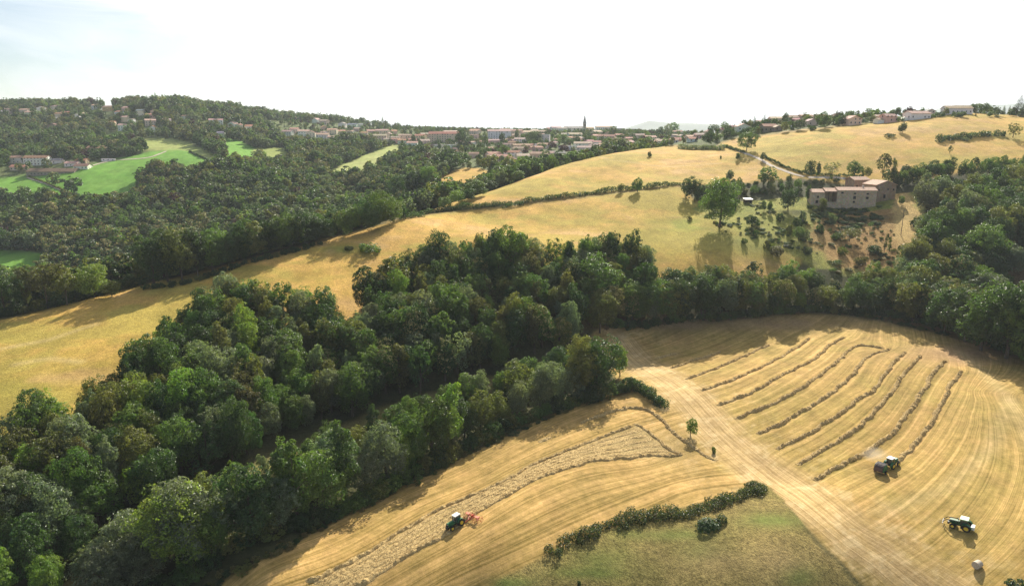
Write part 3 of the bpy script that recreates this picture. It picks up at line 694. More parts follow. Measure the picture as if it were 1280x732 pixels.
row([(150,757),(250,712),(400,650),(560,570),(700,510),(790,486)], 3.2, (6, 10), {'bush':1}, {'dark green':2,'mid green':2,'olive green':1}, sect('of the lower tree line foot', (260,400,520,640), ('far left','left part','middle','right part','far right')), off=(-.5,))
for (u, v, H, k, c, lk) in [(235,704,17.5,'billow','bright green','big domed bright green tree'),(160,728,13.5,'billow','grey green','pale grey green tree'),(296,672,15,'airy','grey green','pale loose crowned tree'),(420,612,14.5,'round','grey green','broad silvery green tree'),
    (735,486,15.5,'round','dark green','broad dark tree'),(775,470,12,'tall','bright green','narrow bright green tree'),(746,470,10,'round','bright green','rounded bright green tree'),(650,505,14,'airy','olive green','thin crowned olive tree')]:
    tree(P(u, v), k, H, c, place='in the tree line beside the lane', look=lk)
# trees at the back of the big hay field
BACKC = {'dark green':3,'mid green':2.5,'olive green':2.5,'grey green':1,'bright green':.5}
row([(748,418),(765,402),(830,402),(900,396),(980,388),(1040,386),(1100,392),(1160,402),(1220,418),(1250,432),(1300,452)], 6.2, (12.5, 17.5), {'round':3,'billow':3,'tall':.6,'chestnut':1.2}, BACKC, hcut=(955,1075), place=sect('of tree line behind hay field', (930,1090), THIRD))
row([(765,408),(830,404),(900,398),(980,391),(1040,389),(1100,395),(1160,406),(1220,423),(1300,452)], 3.4, (5.5, 9), {'bush':1}, {'dark green':3,'mid green':1.5,'olive green':1}, sect('of the hay field back edge', (860,950,1040,1130), ('far left','left part','middle','right part','far right')))
stand([(835,392),(830,362),(900,352),(960,358),(1000,364),(1060,366),(1120,352),(1140,330),(1150,395),(1040,382),(980,384)], 7.6, (9.5, 13), {'round':3,'billow':2,'airy':1,'chestnut':1.6}, BACKC, lambda u, v: ('left part' if u < 930 else 'middle' if u < 1040 else 'right part')+' of bank behind hay field')
for (u, v, H, k, c, lk) in [(735,405,12,'tall','bright green','narrow bright green tree at the wood corner'),(760,398,15,'chestnut','dark green','large dark chestnut with creamy top'),(915,388,15,'chestnut','dark green','large dark chestnut with dusty blossom'),
    (975,388,14,'chestnut','olive green','cream topped chestnut'),(1075,384,9,'round','grey green','small grey green tree'),(1060,386,6.5,'round','bright green','small bright green round tree')]:
    tree(P(u, v), k, H, c, place='at the back of the hay field', look=lk)
# wood on the right-hand slope
stand([(1140,400),(1125,345),(1155,320),(1168,296),(1150,262),(1136,240),(1200,247),(1300,236),(1420,240),(1420,470),(1290,440),(1220,415)], 7.8, (11, 17.5), {'round':4,'billow':4,'tall':.8,'airy':1,'chestnut':.4}, {'dark green':3.5,'mid green':3,'olive green':1.5,'grey green':1},
      lambda u, v: ('lower' if v > 350 else 'middle' if v > 285 else 'upper')+(' left' if u < 1195 else ' right')+' part of the right hand wood', excl=[[(1262,330),(1300,325),(1300,405),(1262,400)]])
for (u, v, H, k, c, lk) in [(1225,335,21,'billow','mid green','huge rounded light green oak'),(1165,365,15,'chestnut','brownish green','chestnut tree with brown cream blossom'),(1195,372,16,'chestnut','brownish green','broad chestnut tree with brown blossom'),
    (1152,300,13,'airy','grey green','loose bright edged tree')]:
    tree(P(u, v), k, H, c, place='on the slope right of the farmhouse', look=lk)

for (u, v, H, k, c) in [(1180,416,18,'round','dark green'),(1206,427,20,'billow','dark green'),(1226,438,23,'round','mid green'),(1258,448,24,'billow','dark green'),(1286,456,24,'round','mid green'),(1312,462,22,'round','dark green'),(1345,470,22,'billow','dark green'),(1140,403,17,'round','olive green'),(1030,388,11,'billow','olive green'),(940,391,14,'round','mid green'),(880,399,18,'round','dark green'),(850,401,18,'billow','dark green'),(820,402,18,'round','mid green'),(790,402,17,'billow','mid green')]:
    tree(P(u, v), k, H, c, place=sect('of tree line behind hay field', (930,1090), THIRD)(u, v), look=None)

# single trees and bushes: u, v of the foot, v of the top, width in px, kind, colour, what, where
def one(u, v, vt, wpx, key, col, place, look=None, ymin=45, ymax=9000, trunk=True):
    p = P(u, v, ymin, ymax); k = px_per_m(p); H = (v-vt)/k; return tree(p-Vector((0, 0, .15)), key, max(H, .8), col, R=wpx/k/2*.95, place=place, look=look, trunk=trunk)
FS = 'on the slope below the farmhouse'; FH = 'by the farmhouse'
for a in [(899,284,221,48,'billow','mid green','standing alone on the slope left of the farmhouse','big solitary green tree'),(860,248,220,20,'round','dark green','at the end of the long hedge'),(873,250,224,22,'round','dark green','at the end of the long hedge'),(920,248,222,18,'airy','mid green','behind the small shed'),
 (985,263,234,26,'round','dark green','left of the farmhouse','dense round dark tree'),(1010,252,229,10,'tall','mid green','left of the farmhouse','narrow tree against the farmhouse end'),(1027,266,245,13,'round','olive green','in front of the open bay of the farmhouse','round bush'),
 (1012,222,199,14,'round','dark green','behind the farmhouse roof'),(1022,222,201,9,'tall','dark green','behind the farmhouse roof'),(1040,218,201,22,'airy','olive green','behind the farmhouse','umbrella shaped thin tree'),(1068,222,200,20,'round','mid green',FH+' barn roof','rounded tree behind'),(1083,222,208,14,'round','olive green','behind the barn'),
 (1103,222,190,24,'airy','brownish green','behind the barn','tall sparse tree'),(1117,226,195,9,'tall','olive green','behind the barn','thin straggly tree'),(960,232,207,26,'airy','mid green','on the bank beside the track','pale airy tree'),(912,226,212,14,'round','dark green','on the bank above the solitary tree'),
 (955,264,249,9,'tall','mid green','right of the small shed','small upright tree'),(961,266,249,10,'tall','mid green','right of the small shed','small leafy tree'),(939,283,267,14,'round','dark green',FS),(946,283,273,9,'round','mid green',FS),(944,295,286,7,'bush','dark green',FS),
 (998,300,282,16,'round','mid green',FS,'round bright topped bush'),(1007,302,288,16,'bush','grey green',FS),(997,283,271,12,'bush','mid green',FS),(1003,278,262,10,'bush','grey green',FS),(1033,272,263,12,'bush','grey green',FS),(1040,280,266,14,'bush','grey green',FS),
 (1105,316,285,6,'poplar','olive green',FS,'left narrow poplar'),(1111,316,290,6,'poplar','olive green',FS,'right narrow poplar'),(1062,302,283,26,'airy','olive green',FS,'spreading low tree'),(1046,298,290,16,'bush','mid green',FS),(1088,284,276,7,'airy','mid green',FS,'tiny lone sapling'),
 (1092,316,306,22,'bush','dark green',FS),(1128,316,306,16,'bush','dark green',FS),(1126,256,243,10,'round','mid green','right of the barn','small round tree'),(1145,282,270,16,'bush','dark green','right of the barn'),(1150,296,282,14,'bush','dark green','right of the barn'),
 (958,310,299,12,'bush','brownish green',FS),(964,313,302,11,'bush','olive green',FS),(970,322,306,20,'round','brownish green',FS),(1010,318,308,14,'bush','grey green',FS),(862,276,270,8,'bush','brownish green','in the meadow left of the solitary tree','small lone bush'),
 (986,292,280,12,'bush','olive green',FS),(1024,290,280,14,'bush','dark green',FS),(1052,318,308,14,'bush','olive green',FS),(1075,330,320,16,'bush','brownish green',FS),(930,304,297,10,'bush','mid green',FS),(915,262,254,12,'bush','dark green','beside the small shed'),(975,276,266,12,'bush','dark green',FS)]:
    one(*a, ymin=240, ymax=480)
# dense scrub between the hedge end and the farmhouse
row([(868,252),(890,244),(915,240),(945,242),(975,240),(1005,240)], 5, (5, 8), {'round':2,'bush':1.5,'airy':.8}, {'dark green':4,'mid green':2,'olive green':1}, 'in the thicket left of the farmhouse', ymin=300, ymax=480, off=(-2,2.5))
row([(905,236),(940,232),(975,232),(1010,230),(1050,226)], 5, (4, 6.5), {'round':2,'bush':2,'airy':.8}, {'dark green':4,'mid green':2,'olive green':1}, 'in the upper thicket left of the farmhouse', ymin=300, ymax=480)
row([(1120,236),(1150,228),(1200,222),(1240,224),(1300,216)], 6, (8, 11), {'round':3,'airy':1,'billow':1}, {'dark green':2,'mid green':3,'bright green':.6}, 'along the top of the right hand wood', ymin=300, ymax=480, off=(0,6))
for a in [(863,545,518,14,'round','mid green','by the track at the end of the lower field','small lone tree'),(892,566,556,7,'bush','mid green','by the track near the lone tree','tiny sapling'),(724,730,724,7,'bush','dark green','in the rough pasture','tiny bush'),
          (1274,742,722,40,'bush','dark green','at the lower right corner of the hay field','dark bush'),(885,658,646,34,'bush','dark green','in the rough pasture below the bramble hedge','low spreading bush')]:
    one(*a, ymax=240)
# ridge meadow boundary: pines and broad trees on the crest
CR = 'on the crest behind the ridge meadow'
for a in [(8,394,334,40,'pine','dark green'),(36,388,328,36,'pine','brownish green'),(60,385,322,38,'pine','brownish green'),(84,381,328,34,'pine','olive green'),(-20,402,338,40,'pine','dark green'),(20,384,336,30,'pine','dark green'),(72,376,326,30,'pine','brownish green'),
          (96,374,336,26,'airy','olive green')]:
    one(*a, 'in the pine group at the left edge', ymin=130, ymax=330)
one(119,371,327,44,'round','bright green',CR,'spreading bright green tree', ymax=330); one(140,370,348,26,'round','olive green',CR,'low olive tree beside the spreading tree', ymax=330)
one(161,360,340,15,'round','dark green',CR,'small dark tree in the gap', ymax=330)
for i, (u, v, vt, w) in enumerate([(192,355,292,44),(210,352,284,44),(228,350,282,46),(248,345,280,44),(266,339,282,42),(284,334,290,36),(300,329,276,36),(318,324,272,40),(338,318,268,40),(358,313,264,42),(378,308,262,42),(396,303,268,34),(205,345,290,40),(240,340,286,40),(310,320,272,36),(350,308,266,40),(385,302,264,36)]):
    one(u, v, vt, w, ['round','billow','round','tall'][i % 4], ['dark green','dark green','olive green','dark green','mid green'][i % 5], 'in the dark row on the crest', ymin=130, ymax=340)
row([(178,352),(230,345),(280,332),(340,315),(400,298),(440,288),(480,276),(512,268)], 6.0, (9, 13), {'round':3,'billow':2,'airy':1}, {'dark green':3,'olive green':2,'mid green':1.5}, 'behind the crest row', off=(3, 9, 15), ymin=200, ymax=420)
row([(-20,400),(40,390),(90,378),(130,368)], 7.0, (7, 10), {'round':1,'airy':1,'pine':1}, {'dark green':3,'olive green':2}, 'behind the pine group', off=(6,), ymin=200, ymax=330)
row([(180,362),(230,355),(280,340),(340,322),(400,306)], 3.2, (4,6), {'bush':1}, {'dark green':3,'olive green':1}, sect('of the dark crest row foot', (250,320), THIRD), ymin=130, ymax=340)
for a in [(412,300,270,26,'round','dark green'),(436,296,258,36,'round','mid green'),(458,290,248,36,'billow','dark green'),(478,284,236,34,'billow','mid green'),(494,278,250,26,'round','mid green'),(424,292,262,26,'airy','olive green'),(470,278,240,30,'round','dark green'),(506,273,258,14,'bush','dark green')]:
    one(*a, 'where the crest row meets the long hedge', ymin=260, ymax=345)
one(462,315,303,32,'bush','mid green','in the ridge meadow','low bramble patch', ymax=330); one(436,312,307,16,'bush','olive green','in the ridge meadow','tiny bramble patch', ymax=330)
row([(-60,410),(-20,402),(40,390),(90,378),(130,368),(180,355)], 2.6, (6, 9.5), {'bush':1}, {'dark green':3,'olive green':2}, sect('of the pine group undergrowth', (30,75,120), ('far left','left part','middle','right part')), off=(1.5, 5), ymin=200, ymax=330)
# front line of the wood that stands proud against the golden meadow
for a in [(545,352,288,48,'billow','dark green'),(636,352,276,50,'round','mid green'),(612,350,284,40,'round','dark green'),(668,348,296,34,'airy','grey green'),(490,378,316,54,'airy','olive green'),(460,392,330,40,'round','dark green'),(712,348,290,24,'tall','dark green'),(730,346,288,26,'tall','mid green'),(762,342,284,30,'round','dark green'),(792,342,286,28,'round','dark green'),
          (570,356,308,38,'chestnut','olive green'),(600,362,318,38,'chestnut','olive green'),(660,366,312,36,'chestnut','brownish green'),(748,384,318,62,'billow','mid green'),(804,386,320,44,'round','dark green'),(290,400,346,34,'airy','olive green'),(330,400,342,36,'airy','olive green'),(312,412,366,34,'round','mid green'),(380,416,356,30,'round','grey green'),(408,412,352,26,'airy','grey green'),(250,428,372,36,'round','dark green')]:
    one(*a, 'at the upper edge of the wood', ymin=130, ymax=330)
# hilltop field: solitary trees
HT = 'in the hilltop meadow'; TR = 'beside the narrow track'
for a in [(933,189,163,26,'round','mid green',TR,'large lone tree'),(922,200,190,8,'round','mid green',TR,'small crooked tree'),(953,201,190,8,'round','dark green',TR,'small round tree'),(901,198,194,3,'bush','mid green','in the ridge top meadow','tiny sapling'),(812,196,189,6,'bush','dark green','in the ridge top meadow','lone dark bush'),
 (797,240,221,17,'round','mid green','in the long hedge','rounded tree'),(776,241,229,11,'round','olive green','in the long hedge','small rounded tree'),(1128,166,153,12,'round','dark green',HT,'lone round tree'),(1112,171,166,13,'bush','dark green',HT,'low bush left of the lone tree'),(1187,192,181,7,'airy','dark green',HT,'small thin tree'),
 (1206,176,171,9,'bush','grey green',HT,'pale grey bush below the dark hedge'),(1254,170,163,7,'bush','dark green',HT,'bush at the hedge end'),(1266,172,152,17,'airy','olive green',HT,'lone tree at the right edge')]:
    one(*a, ymin=330, ymax=600)
HL_ = 'in the gardens on the hilltop'
for a in [(1271,144,119,20,'conifer','dark green'),(1281,146,122,18,'conifer','dark green'),(1121,144,133,12,'round','dark green'),(1135,140,131,15,'round','dark green'),(1155,137,128,8,'conifer','mid green'),(1180,140,131,9,'conifer','dark green'),(1222,140,127,14,'round','mid green'),(1232,141,127,14,'round','mid green'),(1244,141,136,12,'bush','mid green'),(1253,142,138,6,'bush','dark green'),
 (1083,148,140,14,'round','mid green'),(1053,157,144,12,'round','dark green'),(1090,153,144,13,'round','olive green'),(1079,155,148,8,'round','dark green'),(1122,152,146,8,'bush','mid green'),(1061,148,137,16,'round','dark green'),(1043,154,138,9,'conifer','dark green'),(1175,146,140,14,'bush','dark green'),(1166,147,142,10,'bush','mid green'),(1200,146,139,18,'bush','mid green'),
 (892,162,149,17,'airy','dark green'),(906,162,149,12,'airy','mid green'),(918,156,149,9,'conifer','dark green'),(943,160,145,11,'conifer','dark green'),(954,158,142,9,'conifer','dark green'),(981,154,141,11,'round','dark green'),(1000,163,148,16,'round','dark green'),(981,165,152,11,'round','olive green'),(1028,161,139,19,'round','mid green'),(1044,156,137,11,'conifer','dark green'),(1054,155,144,11,'round','dark green'),
 (868,165,153,10,'round','mid green'),(886,182,163,17,'round','dark green'),(869,170,160,11,'round','olive green'),(860,171,161,10,'conifer','dark green'),(990,157,148,10,'round','purple'),(912,170,160,20,'bush','dark green'),(946,166,158,18,'bush','mid green'),(930,168,160,12,'bush','dark green'),(968,156,148,12,'bush','mid green'),(1016,163,157,10,'bush','dark green')]:
    one(*a, HL_, ymin=380, ymax=720, trunk=a[3] > 9)
VG = 'standing among the village houses'
for a in [(577,186,162,17,'round','dark green'),(586,184,159,9,'conifer','dark green'),(665,180,164,15,'round','dark green'),(673,179,165,11,'round','dark green'),(731,182,158,11,'conifer','dark green'),(704,181,167,15,'round','mid green'),(766,172,156,13,'round','grey green'),(745,174,163,7,'conifer','dark green'),(834,170,154,11,'airy','grey green'),(826,171,157,10,'round','dark green'),(843,168,152,13,'airy','mid green'),
 (628,181,166,10,'round','dark green'),(646,174,161,9,'round','grey green'),(438,174,157,13,'conifer','dark green'),(466,180,164,9,'conifer','dark green'),(487,182,167,7,'conifer','dark green'),(517,180,168,9,'round','dark green'),(600,190,176,10,'round','mid green'),(690,187,176,12,'round','purple'),(704,192,180,14,'round','purple'),(806,184,174,10,'round','purple'),(757,195,186,16,'round','dark green'),(775,193,184,18,'round','dark green'),(630,196,180,12,'round','mid green'),(548,182,170,8,'conifer','dark green'),(606,182,166,9,'round','mid green'),(655,190,180,11,'round','olive green'),(720,178,168,9,'round','dark green'),(790,176,166,10,'round','dark green'),(812,180,170,12,'round','mid green')]:
    one(*a, VG, ymin=600, ymax=1300, trunk=False)
# bushes along the far edge of the ridge-top meadow
for (u, v, vt, w) in [(597,244,222,34),(572,254,236,24),(586,250,232,22),(556,260,244,18),(620,234,222,22),(634,229,217,20),(648,224,211,22),(660,219,205,20),(673,213,200,20),(688,208,196,17),(702,204,193,16),(715,200,191,14),(727,197,188,13),(738,194,186,11),(750,191,184,10),(762,189,183,9)]:
    one(u, v+2, vt+1, w, random.choice(['round','billow']), random.choice(['mid green','mid green','bright green','dark green']), 'along the far edge of the ridge top meadow', ymin=340, ymax=640)
for (u, v, vt, w) in [(586,247,226,26),(612,240,221,24),(562,243,227,26),(536,238,200,32),(520,246,206,34),(500,252,212,30),(630,226,200,26),(655,213,192,20)]:
    one(u, v, vt+4, w, random.choice(['round','billow']), random.choice(['dark green','olive green','mid green']), 'in the valley wood beside the small golden field', ymin=420, ymax=640)

# ------------------------------------------------------------------ hedges and bramble banks: each one bank of leaves
def hedge(name, px, width, height, place_label, col, ymin=45, ymax=9000, leaf=.34, dens=7, wob=.35, cat='hedge'):
    L = smooth_poly([tuple(q) for q in wpts(px, ymin, ymax)], 8); seg = np.linalg.norm(np.diff(L[:, :2], axis=0), axis=1); cum = np.r_[0, np.cumsum(seg)]; total = cum[-1]
    r = np.random.default_rng(int(total*10)); nb = max(8, int(total/(width*.16)))
    s = np.sort(r.uniform(0, total, nb)); cx = np.interp(s, cum, L[:, 0]); cyy = np.interp(s, cum, L[:, 1])
    cx = cx+r.uniform(-wob, wob, nb)*width; cyy = cyy+r.uniform(-wob, wob, nb)*width; hs = height*(.5+.8*vnoise(s/3.0, s*0, int(total)))*r.uniform(.8, 1.2, nb)
    rs = np.minimum(width*r.uniform(.25, .5, nb), hs*.8); cz = gz(cx, cyy)+hs-rs
    cs = np.c_[cx, cyy, cz]; org = cs.mean(0); org[2] = gz(org[0], org[1])
    p, d = crown_points(r, cs-org, rs, int(dens*3.2*total*(width+height)), fuzz=.2)
    low = p.copy(); low[:, 2] = r.uniform(0, 1, len(p))*0+p[:, 2]-r.uniform(0, 1, len(p))*height*.5      # skirts reach the ground
    q = r.uniform(size=len(p)) < .3; p[q] = low[q]
    V, F = leaf_quads(p, d*.7+r.normal(size=d.shape)*.55+[0, 0, .15], leaf*1.35, r)
    o = link(name, np_mesh(name, V, F, [M_LEAF]), color=COL[col] if isinstance(col, str) else col, loc=org); tag(o, place_label, cat); return o
hedge('hedge', [(506,271),(540,266),(580,261),(606,259)], 2.3, 2.3, 'dark green boundary hedge at the left end between the two golden meadows', 'dark green', 250, 480, leaf=.4)
hedge('hedge', [(606,258),(640,255),(700,247),(760,240),(800,236),(850,231)], 2.2, 2.1, 'long dark green hedge running uphill between the two golden meadows', 'dark green', 250, 480, leaf=.4)
hedge('hedge', [(510,273),(530,271)], 1.6, 1.4, 'short stub of low hedge below the left end of the long hedge', 'dark green', 250, 480)
hedge('hedge', [(628,260),(642,258),(655,256)], 1.6, 1.5, 'short low hedge just below the long hedge', 'dark green', 250, 480)
hedge('bramble_hedge', [(688,690),(706,680),(735,667),(768,655),(800,647),(830,645),(860,640),(900,630),(930,620),(955,607)], 2.5, 1.25, 'thick dark bramble hedge between the lower hay field and rough pasture', (.062,.082,.028), 45, 240, leaf=.22, dens=34, wob=.6)
hedge('bramble_hedge', [(870,657),(890,656),(908,653)], 2.2, 1.1, 'short bramble clump in the rough pasture beside the bramble hedge', (.062,.082,.028), 45, 240, leaf=.22, dens=30)
hedge('bramble_hedge', [(785,483),(800,490),(815,499),(826,507)], 3.0, 2.6, 'short leafy hedge at the corner where the lower tree line ends', (.045,.085,.020), 45, 240, leaf=.3, dens=20)
hedge('bramble_hedge', [(850,186),(862,187),(880,187),(905,187)], 5, 3.0, 'grey green bramble bank at the top edge of the golden meadow', 'grey green', 380, 640, leaf=.5)
hedge('hedge', [(1172,177),(1190,174),(1215,172),(1246,169)], 4.5, 3.4, 'thick dark hedge alone in the hilltop meadow', 'dark green', 330, 600, leaf=.45)
hedge('hedge', [(898,172),(912,170),(925,168)], 2.5, 2, 'clipped green hedge below the white gabled house', 'mid green', 380, 640, leaf=.45)
hedge('hedge', [(905,183),(916,187),(930,191)], 1.4, 1.6, 'dark low hedge at the upper end of the track', 'dark green', 380, 600, leaf=.4)
hedge('hedge', [(957,197),(968,203),(980,209),(992,213)], 1.0, 1.5, 'narrow dark hedge along the lower part of the track', 'dark green', 330, 600, leaf=.4)
hedge('hedge', [(992,213),(1010,218),(1040,220),(1080,221)], 1.2, 1.6, 'dark hedge between the hilltop meadow and the farmyard', 'dark green', 330, 600, leaf=.4)
hedge('hedge', [(237,190),(250,196),(268,203),(288,209)], 1.6, 1.5, 'thin dark field hedge on the green hillside across the valley', 'dark green', 500, 1000, leaf=.6)
hedge('hedge', [(36,221),(55,228),(75,236),(96,244)], 1.4, 1.2, 'thin hedge between two bright green fields across the valley', 'olive green', 500, 1000, leaf=.6)
hedge('hedge', [(446,197),(462,190),(478,184),(496,178)], 3.0, 3.0, 'dark hedge above the pale sloping meadow across the valley', 'dark green', 500, 1200, leaf=.7)

# ------------------------------------------------------------------ buildings
M_WALL = simple('rendered_wall', (.6,.5,.4), .9, noise=.06, scale=1.2, objcol=True)
def tile_material():
    m, n, l = mat('roof_tiles'); o = n.new('ShaderNodeOutputMaterial'); b = N(n, 'ShaderNodeBsdfPrincipled', Roughness=.85); b.inputs['Specular IOR Level'].default_value = .25
    t = n.new('ShaderNodeTexCoord'); oi = n.new('ShaderNodeObjectInfo'); z = N(n, 'ShaderNodeTexNoise', Scale=1.1, Detail=5.0, Roughness=.7); z2 = N(n, 'ShaderNodeTexNoise', Scale=7.0, Detail=2.0)
    l.new(t.outputs['Object'], z.inputs['Vector']); l.new(t.outputs['Object'], z2.inputs['Vector'])
    w = N(n, 'ShaderNodeTexWave', Scale=1.6, Distortion=.3, bands_direction='X'); l.new(t.outputs['Object'], w.inputs['Vector'])
    r = N(n, 'ShaderNodeMapRange'); r.inputs['From Min'].default_value = .3; r.inputs['From Max'].default_value = .7; r.inputs['To Min'].default_value = .68; r.inputs['To Max'].default_value = 1.25; l.new(z.outputs['Fac'], r.inputs['Value'])
    r2 = N(n, 'ShaderNodeMapRange'); r2.inputs['To Min'].default_value = .8; r2.inputs['To Max'].default_value = 1.15; l.new(z2.outputs['Fac'], r2.inputs['Value'])
    mu = n.new('ShaderNodeMath'); mu.operation = 'MULTIPLY'; l.new(r.outputs[0], mu.inputs[0]); l.new(r2.outputs[0], mu.inputs[1])
    mx = N(n, 'ShaderNodeMixRGB', blend_type='MULTIPLY', Fac=1.0); l.new(oi.outputs['Color'], mx.inputs['Color1']); l.new(mu.outputs[0], mx.inputs['Color2']); l.new(mx.outputs[0], b.inputs['Base Color'])
    bp = N(n, 'ShaderNodeBump', Strength=.5, Distance=.08); l.new(w.outputs['Fac'], bp.inputs['Height']); l.new(bp.outputs[0], b.inputs['Normal']); l.new(b.outputs[0], o.inputs[0]); return m
M_TILE = tile_material()
def stone_material():
    m, n, l = mat('rubble_stone'); o = n.new('ShaderNodeOutputMaterial'); b = N(n, 'ShaderNodeBsdfPrincipled', Roughness=.95)
    t = n.new('ShaderNodeTexCoord'); v = N(n, 'ShaderNodeTexVoronoi', Scale=2.6); z = N(n, 'ShaderNodeTexNoise', Scale=.6, Detail=6.0, Roughness=.7)
    l.new(t.outputs['Object'], v.inputs['Vector']); l.new(t.outputs['Object'], z.inputs['Vector'])
    r = n.new('ShaderNodeValToRGB'); e = r.color_ramp.elements; e[0].position = .3; e[0].color = (.46,.33,.20,1); e[1].position = .7; e[1].color = (.76,.61,.43,1); l.new(z.outputs['Fac'], r.inputs[0])
    mx = N(n, 'ShaderNodeMixRGB', blend_type='MULTIPLY', Fac=.3); l.new(r.outputs[0], mx.inputs['Color1']); l.new(v.outputs['Color'], mx.inputs['Color2']); l.new(mx.outputs[0], b.inputs['Base Color'])
    bp = N(n, 'ShaderNodeBump', Strength=.6, Distance=.06); l.new(v.outputs['Distance'], bp.inputs['Height']); l.new(bp.outputs[0], b.inputs['Normal']); l.new(b.outputs[0], o.inputs[0]); return m
M_STONE = stone_material()
M_STONE2 = M_STONE.copy(); M_STONE2.name = 'brown_rubble_stone'
for nd in M_STONE2.node_tree.nodes:
    if nd.bl_idname == 'ShaderNodeValToRGB': nd.color_ramp.elements[0].color = (.27,.175,.115,1); nd.color_ramp.elements[1].color = (.52,.37,.26,1)
M_DARK = simple('dark_opening', (.025,.022,.02), .6, noise=.1)
M_PANE = simple('window_glass', (.05,.06,.07), .15, noise=.05, spec=.6)
M_FRAME = simple('painted_frame', (.5,.47,.42), .6, noise=.05)
RC = {'red':(.44,.20,.135),'pale':(.58,.37,.28),'orange':(.56,.28,.15),'brown':(.25,.14,.10),'grey':(.30,.29,.29),'white':(.78,.76,.73)}
RN = {'red':'red tiled roof','pale':'pale terracotta roof','orange':'bright orange roof','brown':'brown tiled roof','grey':'grey roof','white':'flat white roof'}
WC = {'white':(.86,.82,.74),'cream':(.78,.67,.50),'pink':(.72,.53,.42),'stone':(.34,.26,.19),'yellow':(.72,.50,.20)}
WN = {'white':'white','cream':'cream','pink':'pinkish','stone':'brown stone','yellow':'yellow'}
HOUSES = []
def gable(name, w, d, h, pitch, axis, wallc, roofc, parent, x=0, y=0, z=0, wins=True, flat=False, ov=.45, wmat=None, rows=None, part_windows=True):
    """one wing: walls, roof, windows; origin at the middle of its footprint"""
    rise = (d if axis == 'x' else w)/2*pitch
    m = MB()
    hw, hd = w/2, d/2; b = -3.0     # the wall runs down into the slope
    if flat: m.box((x, y, z+(h+b)/2), (w, d, h-b))
    elif axis == 'x':
        m.prism([(y-hd, z+b), (y+hd, z+b), (y+hd, z+h), (y, z+h+rise), (y-hd, z+h)], x-hw, x+hw)
    else:
        pts = [(x-hw, z+b), (x+hw, z+b), (x+hw, z+h), (x, z+h+rise), (x-hw, z+h)]; n_ = 5
        V = [(p[0], y-hd, p[1]) for p in pts]+[(p[0], y+hd, p[1]) for p in pts]
        m.poly(V, [tuple(range(5)), tuple(range(5, 10))[::-1]]+[(i, i+5, (i+1) % 5+5, (i+1) % 5) for i in range(5)])
    wall = m.build('wall', wmat or M_WALL, parent, color=wallc)
    r = MB(); t = .22
    if flat: r.box((x, y, z+h+.16), (w+ov, d+ov, .3))
    else:
        sl = pitch
        for s in (-1, 1):
            if axis == 'x':
                e = hd+ov
                r.poly([(x-hw-ov, y+s*e, z+h-ov*sl+.03), (x+hw+ov, y+s*e, z+h-ov*sl+.03), (x+hw+ov, y, z+h+rise+.03), (x-hw-ov, y, z+h+rise+.03),
                        (x-hw-ov, y+s*e, z+h-ov*sl+.03+t), (x+hw+ov, y+s*e, z+h-ov*sl+.03+t), (x+hw+ov, y, z+h+rise+.03+t), (x-hw-ov, y, z+h+rise+.03+t)],
                       [(0,1,2,3),(4,5,6,7),(0,1,5,4),(0,3,7,4),(1,2,6,5)])
            else:
                e = hw+ov
                r.poly([(x+s*e, y-hd-ov, z+h-ov*sl+.03), (x+s*e, y+hd+ov, z+h-ov*sl+.03), (x, y+hd+ov, z+h+rise+.03), (x, y-hd-ov, z+h+rise+.03),
                        (x+s*e, y-hd-ov, z+h-ov*sl+.03+t), (x+s*e, y+hd+ov, z+h-ov*sl+.03+t), (x, y+hd+ov, z+h+rise+.03+t), (x, y-hd-ov, z+h+rise+.03+t)],
                       [(0,1,2,3),(4,5,6,7),(0,1,5,4),(0,3,7,4),(1,2,6,5)])
    roof = r.build('roof', M_TILE if not flat else M_WALL, parent, color=roofc)
    if wins:
        st = max(1, int(round(h/2.9))); cols = max(2, int(w/3.2))
        for k in range(st):
            for c in range(cols):
                wx = x-hw+(c+.5)*w/cols; wz = z+1.5+k*2.8
                if random.random() < .15: continue
                q = MB(); q.box((wx, y-hd-.03, wz), (1.0, .12, 1.25)); q.build('window', M_PANE, parent)
        for k in range(st):
            for c in range(max(1, int(d/4.5))):
                q = MB(); sx = -1 if HX[0] > 0 else 1
                q.box((x+sx*(hw+.03), y-hd+(c+.5)*d/max(1, int(d/4.5)), z+1.5+k*2.8), (.12, 1.0, 1.25)); q.build('window', M_PANE, parent)
    return wall, roof, rise
HX = [0]
